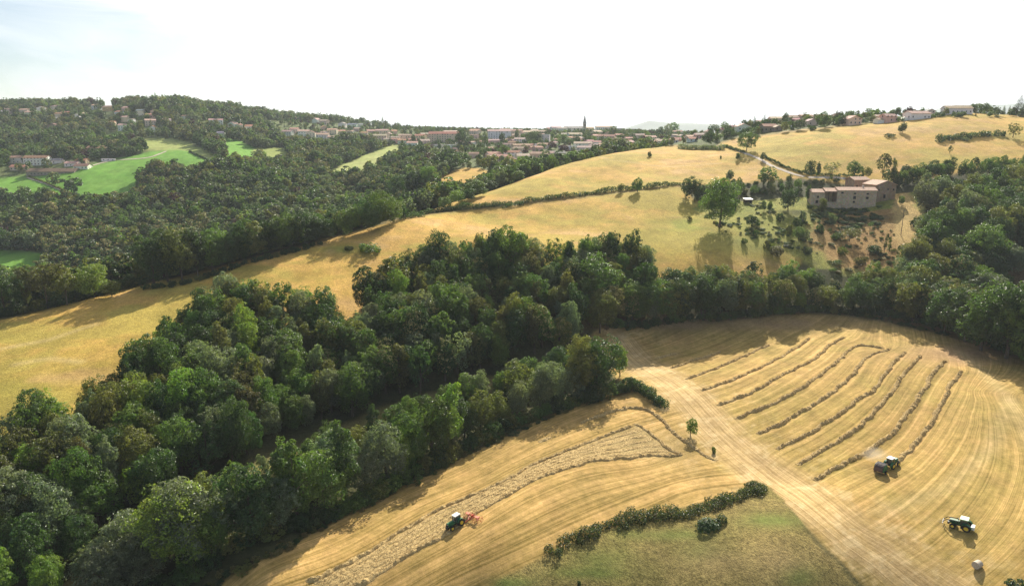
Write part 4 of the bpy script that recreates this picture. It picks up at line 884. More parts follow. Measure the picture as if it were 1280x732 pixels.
def house(u, v, wpx, roof='pale', wall='white', axis=None, h=None, d=None, yaw=None, zone='', look=None, ymin=430, wing=False, flat=False, name='house', cat='house', chim=True, hpx=None, ymax=9000):
    p = P(u, v, ymin, ymax); k = px_per_m(p); w = wpx/k; HX[0] = p.x
    w = max(w, 6); axis = axis or random.choice('xxy'); d = d or min(random.uniform(8, 10.5), max(w*.8, 6)) 
    if axis == 'y' and w > 13: axis = 'x'
    vb = 1.35 if 'village' in zone else 1
    h = hpx*vb/k if hpx else (h or random.choice([3.2, 4.0, 5.6, 6.0])); yaw = random.uniform(-.6, .6) if yaw is None else yaw; lift = .6 if zone == Zt else 0
    zmin = min(float(gz(p.x+a, p.y+b+d/2)) for a in (-w/2, w/2) for b in (-d/2, d/2))
    o = empty(name, (p.x, p.y+d/2, max(zmin+.3, p.z-.3)+lift), yaw); big = wpx >= 9
    wc = tuple(a*random.uniform(.88, 1.08) for a in WC[wall]); rc = tuple(a*random.uniform(.85, 1.15) for a in RC[roof])
    _, _, rise = gable('main', w, d, h, random.uniform(.36, .46), axis, wc, rc, o, flat=flat, wins=big)
    if wing and not flat:
        gable('wing', w*.42, d*.7, h*.62, .38, 'x', wc, rc, o, x=random.choice((-1, 1))*w*.5, y=-d*.35, wins=False)
    if chim and not flat and big:
        q = MB(); q.box((random.uniform(-.3, .3)*w, d*.14, h+rise*.75), (.7, .6, 1.7)); q.build('chimney', M_WALL, o, color=WC['pink'])
    HOUSES.append((o.location.x, o.location.y, max(w, d)/2)); rec(o, look or (WN[wall]+' '+('block' if w > 22 else 'house')+' with '+RN[roof]), zone, False, cat); return o
Zh = 'on the wooded hillside far left'; Zf = 'in the farm hamlet far left'; Zv = 'in the village left of the church'; Zc = 'below the church spire'; Zr = 'in the village right of the church'; Zt = 'on the hilltop ridge at right'; Zm = 'between hillside and village'
def vz(u, v):
    s = 'left of the church' if u < 685 else 'below the church' if u < 750 else 'right of the church'
    return ('on village skyline ' if v < 171 else 'in mid village ' if v < 182 else 'in lower village ')+s.replace('the ', '')
def z1(X, Y): return X/4, 100+Y/4
for X, Y, w, rf, wl in [(120,173,42,'pale','cream'),(140,186,36,'pale','white'),(200,163,34,'pale','white'),(272,155,48,'pale','pink'),(325,189,46,'orange','yellow'),(292,194,30,'orange','cream'),(430,193,40,'pale','cream'),(378,203,30,'grey','white'),(480,150,40,'pale','white'),(540,156,58,'pale','yellow'),(595,184,46,'red','white'),(635,162,56,'pale','pink'),
    (625,210,32,'pale','cream'),(622,254,56,'pale','white'),(655,224,26,'pale','white'),(700,178,34,'grey','cream'),(750,200,46,'red','pink'),(768,180,36,'red','pink'),(745,229,44,'pale','pink'),(830,226,32,'pale','white'),(762,264,26,'red','white'),(925,205,28,'pale','white'),(1075,224,58,'pale','white'),(1162,243,38,'pale','white'),(1192,248,26,'pale','cream'),(1252,254,50,'orange','cream'),
    (1100,292,40,'grey','white'),(262,254,40,'brown','stone'),(290,218,38,'grey','cream'),(38,172,28,'pale','cream'),(20,180,24,'grey','cream'),(560,236,22,'red','cream')]:
    house(*z1(X, Y), w/4*1.12, rf, wl, zone=Zh, ymin=560, h=6.8)
for X, Y, w, rf, wl, hp, lk in [(78,418,74,'red','white',7,None),(175,428,110,'red','white',9,'long white two storey farmhouse'),(92,452,84,'red','cream',4,'low farm building with red roof'),(352,432,60,'pale','white',4,None),(280,418,46,'grey','white',4,None),(400,420,50,'red','stone',4,None),(480,374,88,'red','stone',8,'brown stone house with red roof')]:
    house(*z1(X, Y), w/4, rf, wl, zone=Zf, ymin=560, hpx=hp, axis='x', yaw=.1, look=lk)
house(*z1(250, 474), 58, 'brown', 'stone', zone=Zf, ymin=560, hpx=4.2, axis='x', yaw=.06, d=14, look='very long low barn with purple brown roof', name='barn', cat='barn', chim=False)
house(*z1(402, 446), 17, 'brown', 'white', zone=Zf, ymin=560, hpx=3.6, axis='x', yaw=.06, look='white barn end with brown roof', name='barn', cat='barn', chim=False)
house(*z1(535, 406), 15, 'white', 'white', zone='beside the lane above the green field', ymin=560, hpx=2.2, flat=True, d=6, look='long low white greenhouse', name='greenhouse', cat='greenhouse')
def z2(X, Y): return 280+X/4, 100+Y/4
for X, Y, w, rf, wl in [(130,255,48,'orange','white'),(70,247,28,'orange','white'),(315,282,46,'pale','white'),(350,268,40,'pale','cream'),(395,281,50,'pale','white'),(460,218,32,'pale','white'),(500,223,42,'pale','pink'),(372,208,26,'pale','cream'),(490,298,56,'pale','white'),(430,288,40,'pale','cream'),(540,273,44,'pale','cream'),(590,238,32,'grey','white'),(642,244,44,'grey','white'),(672,244,36,'grey','white')]:
    house(*z2(X, Y), w/4*1.1, rf, wl, zone=Zm, ymin=600, h=6.5)
for X, Y, w, rf, wl, hp in [(740,272,52,'pale','pink',3),(792,275,60,'pale','cream',4),(765,300,84,'pale','pink',4),(850,305,50,'pale','pink',3),(905,300,60,'pale','cream',4),(980,302,52,'red','cream',4),(1130,276,66,'pale','pink',3),(940,332,48,'pale','white',3),(1065,340,60,'white','white',3),(1130,346,42,'white','white',4),(880,388,60,'brown','cream',3),(775,448,36,'grey','white',3),(1255,270,46,'red','cream',3),(1240,326,30,'pale','white',2.5),(820,288,40,'pale','cream',3)]:
    house(*z2(X, Y), w/4*1.1, rf, wl, zone=vz(*z2(X, Y)), ymin=600, hpx=hp, flat=rf == 'white')
house(*z2(1100, 310), 38, 'red', 'pink', zone=Zv, ymin=700, hpx=7.5, axis='x', yaw=0, d=13, look='long three storey pinkish apartment block', name='apartment_building', cat='building', chim=False)
def z3(X, Y): return 560+X/4, 100+Y/4
house(*z3(256, 298), 29, 'pale', 'white', zone=Zv, ymin=700, hpx=7.5, axis='x', yaw=.05, d=13, look='white three storey apartment block with corner balconies', name='apartment_building', cat='building')
for X, Y, w, rf, wl, hp in [(262,318,130,'pale','pink',3),(132,272,56,'pale','cream',3),(342,282,60,'pale','pink',5),(390,278,66,'pale','cream',3),(360,318,50,'pale','white',4),(178,326,36,'pale','white',3),(216,352,30,'pale','cream',2),(365,352,84,'red','pink',4.5),(226,394,66,'red','pink',4),(325,388,78,'red','white',4.5),(300,408,44,'red','white',3),(460,392,88,'pale','pink',4),(545,384,76,'grey','cream',3),(482,344,62,'red','white',3.5),
    (450,338,30,'white','white',3),(592,352,66,'white','white',4),(675,345,84,'pale','white',5),(690,368,76,'pale','white',5),(705,330,44,'pale','cream',4),(635,292,66,'pale','white',3.5),(622,312,66,'red','white',4),(490,312,38,'white','white',7),(470,276,44,'pale','cream',3),(540,262,52,'pale','white',4),(575,266,50,'pale','white',4),(510,262,32,'red','white',3),(430,272,40,'pale','cream',3),
    (790,302,88,'red','cream',3.5),(745,302,40,'pale','cream',4),(885,342,86,'pale','pink',5.5),(855,360,56,'grey','white',4),(850,318,40,'pale','white',3.5),(952,302,60,'pale','cream',4.5),(1012,306,56,'pale','cream',3.5),(1090,328,60,'pale','cream',4),(1060,318,40,'pale','white',3),(780,262,78,'pale','white',5),(745,276,46,'pale','cream',3),(810,252,60,'red','cream',3),(1122,266,62,'pale','pink',3.5),(1150,276,46,'red','white',3),(1210,308,44,'pale','cream',3),(1262,302,46,'pale','pink',3.5),
    (705,262,44,'pale','cream',4),(590,290,40,'pale','cream',3),(655,308,46,'pale','cream',3),(730,345,44,'pale','white',3),(740,362,40,'pale','cream',3),(820,330,46,'red','cream',3),(905,310,40,'red','cream',3),(285,268,50,'pale','pink',3)]:
    house(*z3(X, Y), w/4*1.05, rf, wl, zone=vz(*z3(X, Y)), ymin=600, hpx=hp, flat=rf == 'white', wing=random.random() < .3)
house(*z3(862, 256), 12, 'white', 'stone', zone=Zr, ymin=800, hpx=4, flat=True, look='flat dark fronted block with white roof edge', name='apartment_building', cat='building')
house(*z3(932, 256), 19, 'white', 'stone', zone=Zr, ymin=800, hpx=4, flat=True, look='long flat roofed block with white roof edge', name='apartment_building', cat='building')
def z4(X, Y): return 840+X/5.81, 100+Y/5.81
for X, Y, w, rf, wl, hp, ax, lk in [(275,362,54,'brown','pink',3.5,'y',None),(392,352,48,'pale','pink',3,'x',None),(442,348,60,'pale','pink',3,'x',None),(520,370,92,'pale','white',5,'y','white gabled house with one small window'),(712,376,100,'red','stone',6,'x','dark fronted house with red tiled roof'),(770,372,60,'pale','stone',4,'y',None),(200,425,56,'red','pink',3,'x',None),(152,450,62,'red','white',3,'x',None),
    (760,298,82,'pale','cream',5,'x',None),(870,300,96,'pale','pink',5,'x',None),(985,285,104,'red','pink',4.5,'x','broad pinkish house with wide red roof'),(1018,332,78,'pale','pink',5,'y','pinkish gabled house'),(22,380,60,'red','white',3,'x',None),(45,392,44,'red','pink',3,'x',None),(690,310,30,'pale','white',3,'y',None),(1265,320,40,'red','pink',4,'x',None),(640,318,44,'pale','white',3.5,'x',None),(735,292,50,'pale','cream',4,'x',None),(905,318,46,'pale','cream',4,'x',None),(1090,292,56,'red','cream',4,'x',None),(1165,296,48,'pale','white',4,'x',None),(1210,282,44,'red','pink',4,'x',None),(350,332,44,'red','cream',3,'x',None)]:
    house(*z4(X, Y), w/5.81, rf, wl, axis=ax, zone=Zt if X > 300 else Zr, ymin=430, ymax=720, hpx=hp, look=lk, yaw=random.uniform(-.15, .25))
def z5(X, Y): return 1040+X/5.333, 100+Y/5.333
for X, Y, w, rf, wl, hp, ax, lk in [(148,302,92,'pale','cream',7,'y','cream gabled house'),(315,272,58,'pale','pink',4.5,'x',None),(388,284,84,'pale','pink',7,'x','pinkish house with deep roof'),(325,290,46,'pale','white',3.5,'x',None),(585,262,150,'pale','white',6.5,'x','long white house with pale tiled roof'),(540,218,66,'brown','white',4,'y','white house with brown gable roof'),(852,228,166,'pale','white',6.5,'x','large white villa with pale terracotta roof'),(660,215,60,'grey','cream',3,'y',None)]:
    house(*z5(X, Y), w/5.333, rf, wl, axis=ax, zone=Zt, ymin=400, ymax=720, hpx=hp, look=lk, yaw=random.uniform(-.1, .2), h=5)
# further village roofs between the ones picked out above
rv = random.Random(77); placed = [(project(a, b, float(gz(a, b)))[0], project(a, b, float(gz(a, b)))[1]) for a, b, c in HOUSES]; extra = 0; tries = 0
while extra < 50 and tries < 3000:
    tries += 1; u = rv.uniform(400, 880); lo = np.interp(u, [400,470,560,600,660,740,830,880], [176,178,192,204,206,192,182,180]); hi = np.interp(u, [400,470,560,880], [156,165,171,170]); v = rv.uniform(hi, lo)
    if any(abs(u-a) < 7.5 and abs(v-b) < 3.0 for a, b in placed): continue
    placed.append((u, v)); extra += 1; w_ = np.interp(v, [165, 205], [9, 17])*rv.uniform(.65, 1.0)
    house(u, v, w_, rv.choice(['pale','pale','red','red','orange','brown']), rv.choice(['white','cream','pink','pink']), zone=vz(u, v), ymin=600, hpx=np.interp(v, [165, 205], [2.6, 4.2]))
# church: nave, tower, spire
def church():
    p = P(728, 166, 900); k = px_per_m(p); o = empty('church', p, 0)
    wc = (.82,.76,.66); M2 = simple('slate', (.30,.27,.26), .6)
    HX[0] = 0; gable('nave', 25/k, 12, 5.5/k, .5, 'x', wc, (.62,.54,.46), o, x=-10/k, y=8, wins=False)
    gable('transept', 5/k, 9, 5.2/k, .5, 'y', wc, (.62,.5,.42), o, x=1/k, y=0, wins=False)
    q = MB(); tw = 3.6/k; H = 11/k; q.box((3/k, 6, H/2-2), (tw, tw, H+4)); 
    q.build('tower', M_WALL, o, color=(.52,.44,.36))
    for s in (-1, 1): q = MB(); q.box((3/k+s*tw*.22, 6-tw/2-.06, H-2.6), (tw*.22, .2, 3.4)); q.build('belfry_opening', M_DARK, o)
    q = MB(); q.box((3/k, 6, H+.25), (tw*1.12, tw*1.12, .5)); q.build('cornice', M_WALL, o, color=(.5,.42,.34))
    q = MB(); q.tube((3/k, 6, H+.5), (3/k, 6, H+11/k), tw*.64, .05, 8); q.build('spire', M2, o)
    q = MB(); q.tube((3/k, 6, H+10.9/k), (3/k, 6, H+12.6/k), .14, .14, 6); q.box((3/k, 6, H+12.1/k), (1.3, .2, .2)); q.build('cross', M2, o)
    for i in range(5): q = MB(); q.box((-10/k-27/k/2+(i+.5)*27/k/5, 8-6.5-.05, 5), (1.2, .16, 4)); q.build('window', M_PANE, o)
    rec(o, 'pale church with tall dark pointed spire', 'rising above the village roofs', False, 'church'); HOUSES.append((p.x, p.y+6, 16))
church()
def slim(u, v, vt, w, ymin, name, look, place):
    p = P(u, v, ymin); k = px_per_m(p); q = MB(); q.tube((0, 0, -1), (0, 0, (v-vt)/k), w, w*.7, 8)
    o = q.build(name, M_FRAME, loc=p); rec(o, look, place, False, name.replace('_', ' ')); return o

# ------------------------------------------------------------------ the stone farmhouse on the slope
def farm():
    # long house
    pl = P(1016, 256, 300, 400); pr_ = P(1093, 258, 300, 400); mid = (pl+pr_)/2; k = px_per_m(mid); L = 78/k; yaw = math.radians(-5)
    z0 = mid.z+.3; D = 6.8; h = 18/k; o = empty('farmhouse', (mid.x, mid.y+D/2, z0), yaw); rise = 1.3
    rc = (.56,.36,.25)
    x0 = -L/2; xa = x0+L*.205; xb = x0+L*.395; x1 = L/2
    def block(nm, a, b, hh, dd=D, y0=0):
        m = MB(); m.prism([(-D/2+y0, -4), (-D/2+y0+dd, -4), (-D/2+y0+dd, hh+.2), (-D/2+y0+dd*.62, hh+rise), (-D/2+y0, hh)], a, b); return m.build(nm, M_STONE, o)
    block('wall', x0, xa, h*.86); block('wall', xb, x1, h); 
    m = MB(); m.box(((xa+xb)/2, D/2-.3, h*.35), (xb-xa, .5, h*.9+3)); m.build('back_wall', M_STONE, o)
    m = MB(); m.box(((xa+xb)/2, -D/2+.25, 1.0-1.2), (xb-xa, .45, 3.6)); m.build('parapet', M_STONE, o)
    m = MB(); m.box(((xa+xb)/2, 0, 1.0), (xb-xa, D-1, .2)); m.build('floor', M_DARK, o)
    for i in (.33, .66): m = MB(); m.box((xa+(xb-xa)*i, -D/2+.35, h*.5), (.35, .35, h*.95)); m.build('post', M_BARK, o)
    def slope_roof(a, b, hh):
        m = MB(); e = .5; t = .25; yk = -D/2+D*.62
        m.prism([(-D/2-e, hh-e*.25), (yk, hh+rise+.05), (D/2+e, hh-.0), (D/2+e, hh+t), (yk, hh+rise+.05+t), (-D/2-e, hh-e*.25+t)], a, b); return m.build('roof', M_TILE, o, color=rc)
    slope_roof(x0-.4, xa, h*.86); slope_roof(xa+.01, xb-.01, h*.93); slope_roof(xb, x1+.4, h+.02)
    for fx, fz, w_, h_ in [(.10,.55,.9,1.1),(.09,.22,1.3,1.6),(.47,.84,1.2,.8),(.665,.80,1.2,.8),(.665,.52,1.4,1.6),(.86,.78,1.2,.8),(.86,.50,1.3,1.2),(.66,.22,1.1,1.0)]:
        m = MB(); m.box((x0+L*fx, -D/2-.03, h*fz), (w_, .14, h_)); w = m.build('window', M_DARK, o)
        m = MB(); m.box((x0+L*fx, -D/2-.1, h*fz-h_/2-.1), (w_+.3, .2, .14)); m.build('sill', M_STONE, w)
    m = MB(); m.box((x0+L*.83, 1.2, h+rise+.4), (.8, .7, 1.5)); m.build('chimney', M_WALL, o, color=(.7,.62,.52))
    o['label'] = 'long ruined stone farmhouse with open bay and low terracotta roof on the slope'; o['category'] = 'farmhouse'; HOUSES.append((mid.x, mid.y+4, 16))
    # gabled barn, right
    p = P(1104, 251, 300, 400); k = px_per_m(p); W = 27/k; D2 = 11; h2 = 20.5/k; o = empty('barn', (p.x, p.y+D2/2, p.z-.4), math.radians(9))
    pit = .36; rise = W/2*pit
    m = MB(); pts = [(-W/2, -4), (W/2, -4), (W/2, h2), (0, h2+rise), (-W/2, h2)]
    V = [(x, -D2/2, z) for x, z in pts]+[(x, D2/2, z) for x, z in pts]
    m.poly(V, [tuple(range(5)), tuple(range(5, 10))[::-1]]+[(i, i+5, (i+1) % 5+5, (i+1) % 5) for i in range(5)]); m.build('wall', M_STONE2, o)
    for s in (-1, 1):
        e = W/2+.5; r = MB(); zz = h2-.5*pit+.04
        r.poly([(s*e, -D2/2-.5, zz), (s*e, D2/2+.5, zz), (0, D2/2+.5, h2+rise+.04), (0, -D2/2-.5, h2+rise+.04), (s*e, -D2/2-.5, zz+.25), (s*e, D2/2+.5, zz+.25), (0, D2/2+.5, h2+rise+.29), (0, -D2/2-.5, h2+rise+.29)],
               [(0,1,2,3),(4,5,6,7),(0,1,5,4),(0,3,7,4),(1,2,6,5)]); r.build('roof', M_TILE, o, color=rc)
    for fx, fz, w_, h_ in [(-.05,.32,1.3,1.9),(.38,.72,.9,.9),(.1,.74,.8,.8),(-.38,.70,.9,1.0)]:
        m = MB(); m.box((W*fx, -D2/2-.03, h2*fz), (w_, .14, h_)); w = m.build('window', M_DARK, o); m = MB(); m.box((W*fx, -D2/2-.1, h2*fz-h_/2-.1), (w_+.3, .2, .14)); m.build('sill', M_STONE2, w)
    m = MB(); m.box((-W/2-.03, -1, h2*.45), (.14, 3, 3.4)); m.build('barn_door', M_DARK, o)
    o['label'] = 'tall stone barn with its gable facing the valley, right end of the farm'; o['category'] = 'barn'; HOUSES.append((p.x, p.y+6, 11))
    # second barn behind, left
    p = P(1082, 246, 300, 400); k = px_per_m(p); W = 21/k; D3 = 8; h3 = 19/k; p = p+Vector((0, 7, 0)); z = float(gz(p.x, p.y)); o = empty('barn', (p.x, p.y+D3/2, z-1.2), math.radians(9))
    pit = .36; rise = D3/2*pit
    m = MB(); m.prism([(-D3/2, -3), (D3/2, -3), (D3/2, h3), (0, h3+rise), (-D3/2, h3)], -W/2, W/2); m.build('wall', M_STONE2, o)
    m = MB(); m.prism([(-D3/2-.5, h3-.5*pit+.04), (0, h3+rise+.04), (D3/2+.5, h3-.5*pit+.04), (D3/2+.5, h3-.5*pit+.3), (0, h3+rise+.3), (-D3/2-.5, h3-.5*pit+.3)], -W/2-.5, W/2+.5); m.build('roof', M_TILE, o, color=rc)
    for fx in (-.3, .25): m = MB(); m.box((W*fx, -D3/2-.03, h3*.6), (1, .14, 1)); m.build('window', M_DARK, o)
    o['label'] = 'lower stone barn half hidden between the farmhouse and the gabled barn'; o['category'] = 'barn'; HOUSES.append((p.x, p.y+5, 9))
farm()
def shed():
    p = P(936, 254, 300, 400); o = empty('shed', p, .1); m = MB(); m.box((0, 1.5, .8), (3.8, 3, 2.4)); m.build('wall', M_BARK, o)
    m = MB(); m.poly([(-2.3,-.4,2.0),(2.3,-.4,2.0),(2.3,3.4,2.5),(-2.3,3.4,2.5),(-2.3,-.4,2.12),(2.3,-.4,2.12),(2.3,3.4,2.62),(-2.3,3.4,2.62)], [(0,1,2,3),(4,5,6,7),(0,1,5,4),(1,2,6,5),(2,3,7,6),(3,0,4,7)]); m.build('roof', simple('sheet_metal', (.40,.38,.35), .6, .1), o)
    m = MB(); m.box((.8, -.04, .9), (1.0, .12, 1.8)); m.build('door', M_DARK, o)
    o['label'] = 'small wooden shed with pale sheet roof right of the solitary tree'; o['category'] = 'shed'
shed()
def strip(name, px, w, matl, ymin, ymax, lab=None, lift=.05):
    L = smooth_poly([tuple(q)[:2] for q in wpts(px, ymin, ymax)], 10); t = np.gradient(L, axis=0); t /= np.linalg.norm(t, axis=1, keepdims=True); nrm = np.c_[-t[:, 1], t[:, 0]]
    r = np.random.default_rng(3); V = []
    for i, (q, n_) in enumerate(zip(L, nrm)):
        ww = w*(1+.15*r.normal())
        for f in (-.5, -.17, .17, .5):
            a = q+n_*ww*f; V.append((a[0], a[1], float(gz(*a))+lift))
    F = [(4*i+j, 4*i+j+1, 4*i+j+5, 4*i+j+4) for i in range(len(L)-1) for j in range(3)]
    tag(link(name, np_mesh(name, V, F, [matl], smooth=True)), kind='structure')
M_DIRT = simple('pale_dirt', (.46,.38,.29), .95, noise=.15, scale=.5)
strip('track', [(922,189),(935,193),(950,199),(962,206),(974,211),(990,217),(1006,221)], 2.4, M_DIRT, 330, 600, lift=.12)
strip('farm_lane', [(1010,222),(1035,222),(1053,223),(1068,226)], 3.5, M_DIRT, 330, 600, lift=.12)
strip('lane', [(34,222),(55,229),(75,237),(96,245)], 2.2, M_DIRT, 500, 900, lift=.2)
strip('lane', [(112,208),(140,201),(165,199),(190,196),(208,189)], 3.2, M_DIRT, 500, 1000, lift=.2)
strip('lane', [(406,274),(420,262),(437,250),(444,241),(456,232),(470,230)], 4, M_DIRT, 440, 700, lift=.2)

# ------------------------------------------------------------------ far mountains beyond the plain
def mountains():
    V = []; nx = 160; ny = 10; r = np.random.default_rng(8)
    us = np.linspace(-300, 1600, nx); a = ray(us, np.full(nx, 166.))[0]
    top = np.interp(us, [-300,700,770,812,850,900,960,1100,1180,1215,1255,1300,1400,1600], [172,172,163,151,154,155,161,158,133,129,131,127,133,140])
    top = top+(vnoise(us/14, us*0, 5)-.5)*2.2
    wt = np.array([ray(u, v)[1] for u, v in zip(us, top)])
    for j in range(ny):
        f = j/(ny-1); y = 6200+f*1600
        for i in range(nx):
            zt = CAMZ+wt[i]*7800; z = -160+(zt+160)*f**.8+(vnoise(np.array([i/5.]), np.array([j*1.1]), 6)[0]-.5)*90*(f*(1-f)*4); V.append((a[i]*y, y, z))
    for i in range(nx): V.append((a[i]*9000, 9000, -200))
    F = [(j*nx+i, j*nx+i+1, (j+1)*nx+i+1, (j+1)*nx+i) for j in range(ny) for i in range(nx-1)]
    tag(link('hills', np_mesh('hills', V, F, [simple('distant_woods_and_fields', (.07,.09,.045), .95, noise=.35, scale=.004)], smooth=True)), kind='structure')
mountains()

# ------------------------------------------------------------------ hay: windrows and loose swaths
def windrow(pts_w, width, height, seed, name='windrow', tuft=11, lump=.45, tufts=.17):
    L = smooth_poly([tuple(p)[:2] for p in pts_w], 12); seg = np.r_[0, np.cumsum(np.linalg.norm(np.diff(L, axis=0), axis=1))]; n = int(seg[-1]/.3)+2
    s = np.linspace(0, seg[-1], n); x = np.interp(s, seg, L[:, 0]); y = np.interp(s, seg, L[:, 1]); r = np.random.default_rng(seed)
    t = np.c_[np.gradient(x), np.gradient(y)]; t /= np.linalg.norm(t, axis=1, keepdims=True); nn = np.c_[-t[:, 1], t[:, 0]]
    wob = (vnoise(s/2.6, s*0, seed)-.5)*.7; K = 9; V = []
    end = np.clip(np.minimum(s, seg[-1]-s)/1.0, .15, 1)
    wv = width*(.7+.75*vnoise(s/.9, s*0+3, seed)); hv = height*(1-lump+2*lump*vnoise(s/.75, s*0+7, seed))*end
    org = np.array([x.mean(), y.mean()]); oz = float(gz(*org))
    cols = []
    for k in range(K):
        f = k/(K-1)*2-1; off = f*wv/2+wob; px = x+nn[:, 0]*off; py = y+nn[:, 1]*off
        h = hv*np.maximum(0, 1-abs(f)**2.2)*(.75+.5*vnoise(px/.35, py/.35, seed+k))-(.08 if k in (0, K-1) else 0)
        cols.append(np.c_[px-org[0], py-org[1], gz(px, py)-oz+h])
    V = np.stack(cols, 1).reshape(-1, 3); F = [(i*K+j, i*K+j+1, (i+1)*K+j+1, (i+1)*K+j) for i in range(n-1) for j in range(K-1)]
    m = int(seg[-1]*tuft*4); i = r.integers(0, n, m); k = r.integers(0, K, m); base = np.stack(cols, 1)[i, k]+r.normal(size=(m, 3))*[.14, .14, .05]+[0, 0, .05]
    TV, TF = leaf_quads(base, r.normal(size=(m, 3))*.7+[0, 0, .5], tufts, r, .45)
    V2 = np.r_[V, TV]; F2 = np.r_[np.array(F), TF+len(V)]
    return link(name, np_mesh(name, V2, F2, [M_HAY], smooth=False), loc=(org[0], org[1], oz))
names = ['first short','second','third','fourth','fifth','sixth','seventh','eighth','ninth','tenth','eleventh']
for i, r_ in enumerate(ROWS):
    o = windrow([P(u, v, 45, 280) for u, v in r_], 1.15, .50, 20+i)
    tag(o, ('short pale windrow at the left end of the big hay field' if i == 0 else 'outermost windrow leading to the front of the baler tractor' if i == 10 else 'curved windrow ending just left of the round baler' if i == 9 else 'curved hay windrow in the big field, '+ORD[i]+' counting from the left'), 'windrow', 'hay windrows in the big field')
Z5 = lambda r: zm(r, 780, 400, 2.204)
TOPL = [(383,727)]+LL4([(60,672),(140,632),(200,592),(300,532),(400,475),(480,440),(560,405),(640,370),(700,330),(790,293),(880,258),(960,225),(1040,196)])+[(798,531.6)]
BOTL = LL4([(110,732),(180,700),(250,655),(350,598),(440,545),(540,478),(640,420),(740,368),(850,330),(920,312),(1000,302)])+Z5([(0,382),(60,374),(100,372),(158,371)])
TW = smooth_poly([tuple(p)[:2] for p in wpts(TOPL)], 6); BW = smooth_poly([tuple(p)[:2] for p in wpts(BOTL)], 6)
def resample(L, n):
    s = np.r_[0, np.cumsum(np.linalg.norm(np.diff(L, axis=0), axis=1))]; q = np.linspace(0, s[-1], n); return np.c_[np.interp(q, s, L[:, 0]), np.interp(q, s, L[:, 1])]
TW, BW = resample(TW, 60), resample(BW, 60)
nr = 7
for j in range(nr):
    f = j/(nr-1); L = TW*(1-f)+BW*f; edge = j in (0, nr-1)
    if not edge: L = L[:60-(j % 2)]
    o = windrow([tuple(q) for q in L[::2]], 1.0 if edge else 1.2, .34 if edge else .11, 60+j, 'hay_swath', 10, .55)
    tag(o, ['upper edge swath of the loose hay band, lower left field','second swath from the top in the loose hay band','third swath from the top in the loose hay band','middle swath of the loose hay band','third swath from the bottom in the loose hay band','second swath from the bottom in the loose hay band','lower edge swath of the loose hay band, next to the raking tractor'][j], 'hay swath', 'swaths of the loose hay band')
o = windrow(wpts(Z5([(28,288),(40,291),(80,318),(110,343),(135,360),(160,370),(130,373),(100,373)])), 1.0, .34, 80, 'hay_swath'); tag(o, 'short swath closing the right end of the loose hay band', 'hay swath')
o = windrow(wpts(LL4([(880,185),(960,152),(1020,138)])+Z5([(0,242),(30,243),(60,248),(90,262),(110,280),(150,320),(190,350),(225,372),(257,386)])), 1.2, .45, 81, 'windrow'); tag(o, 'long curved windrow passing the small lone tree in the lower field', 'windrow')
o = windrow(wpts(LL4([(735,248),(755,240),(775,232)])), 1.6, .3, 82, 'hay_swath'); tag(o, 'small loose heap of hay by the shadow of the tree line', 'hay swath')

# ------------------------------------------------------------------ machines
M_GREEN = simple('green_paint', (.020,.125,.045), .5, noise=.2, spec=.4); M_YEL = simple('yellow_paint', (.70,.50,.05), .4, noise=.04)
M_RED = simple('red_paint', (.50,.10,.055), .45, noise=.08); M_TYRE = simple('rubber', (.03,.028,.026), .85, noise=.15); M_CABW = simple('cab_roof_paint', (.80,.80,.74), .4, noise=.03)
M_BLK = simple('black_metal', (.03,.03,.03), .5); M_MAROON = simple('dusty_dark_panel', (.13,.085,.08), .7, noise=.15); M_GLASS = simple('cab_glass', (.05,.075,.075), .08, noise=.02, spec=.8); M_GALV = simple('grey_metal', (.42,.40,.38), .5, .3); M_DUST = simple('dusty_cream_panel', (.60,.50,.40), .8, noise=.1); M_PGRN = simple('pale_green_roof', (.55,.72,.50), .4, noise=.03)
def heading(p0, p1): a = P(*p0); b = P(*p1); return math.atan2(b.y-a.y, b.x-a.x)
def ground_pose(o, p, rz):
    o.scale = (.85,)*3
    """stand an object on the slope"""
    e = 2.0; nx = float(gz(p.x+e, p.y)-gz(p.x-e, p.y))/(2*e); ny = float(gz(p.x, p.y+e)-gz(p.x, p.y-e))/(2*e); n = Vector((-nx, -ny, 1)).normalized()
    f = Vector((math.cos(rz), math.sin(rz), 0)); f = (f-n*f.dot(n)).normalized(); s = n.cross(f)
    M = Matrix((f, s, n)).transposed(); o.rotation_euler = M.to_euler(); o.location = p
def wheel(parent, x, y, r, w, rimcol, lugs=18):
    m = MB(); m.tube((x, y-w/2, r), (x, y+w/2, r), r*.97, seg=28)
    for i in range(lugs):
        a = i*2*math.pi/lugs; m.box((x+math.cos(a)*r*.97, y+w*.22*(1 if i % 2 else -1), r+math.sin(a)*r*.97), (.07*r, w*.5, .12*r), Matrix.Rotation(-a, 3, 'Y'))
    t = m.build('wheel', M_TYRE, parent)
    m = MB()
    for s in (-1, 1): m.tube((x, y+s*(w/2-.02), r), (x, y+s*(w/2+.03), r), r*.56, r*.5, seg=20)
    m.build('rim', rimcol, t); return t
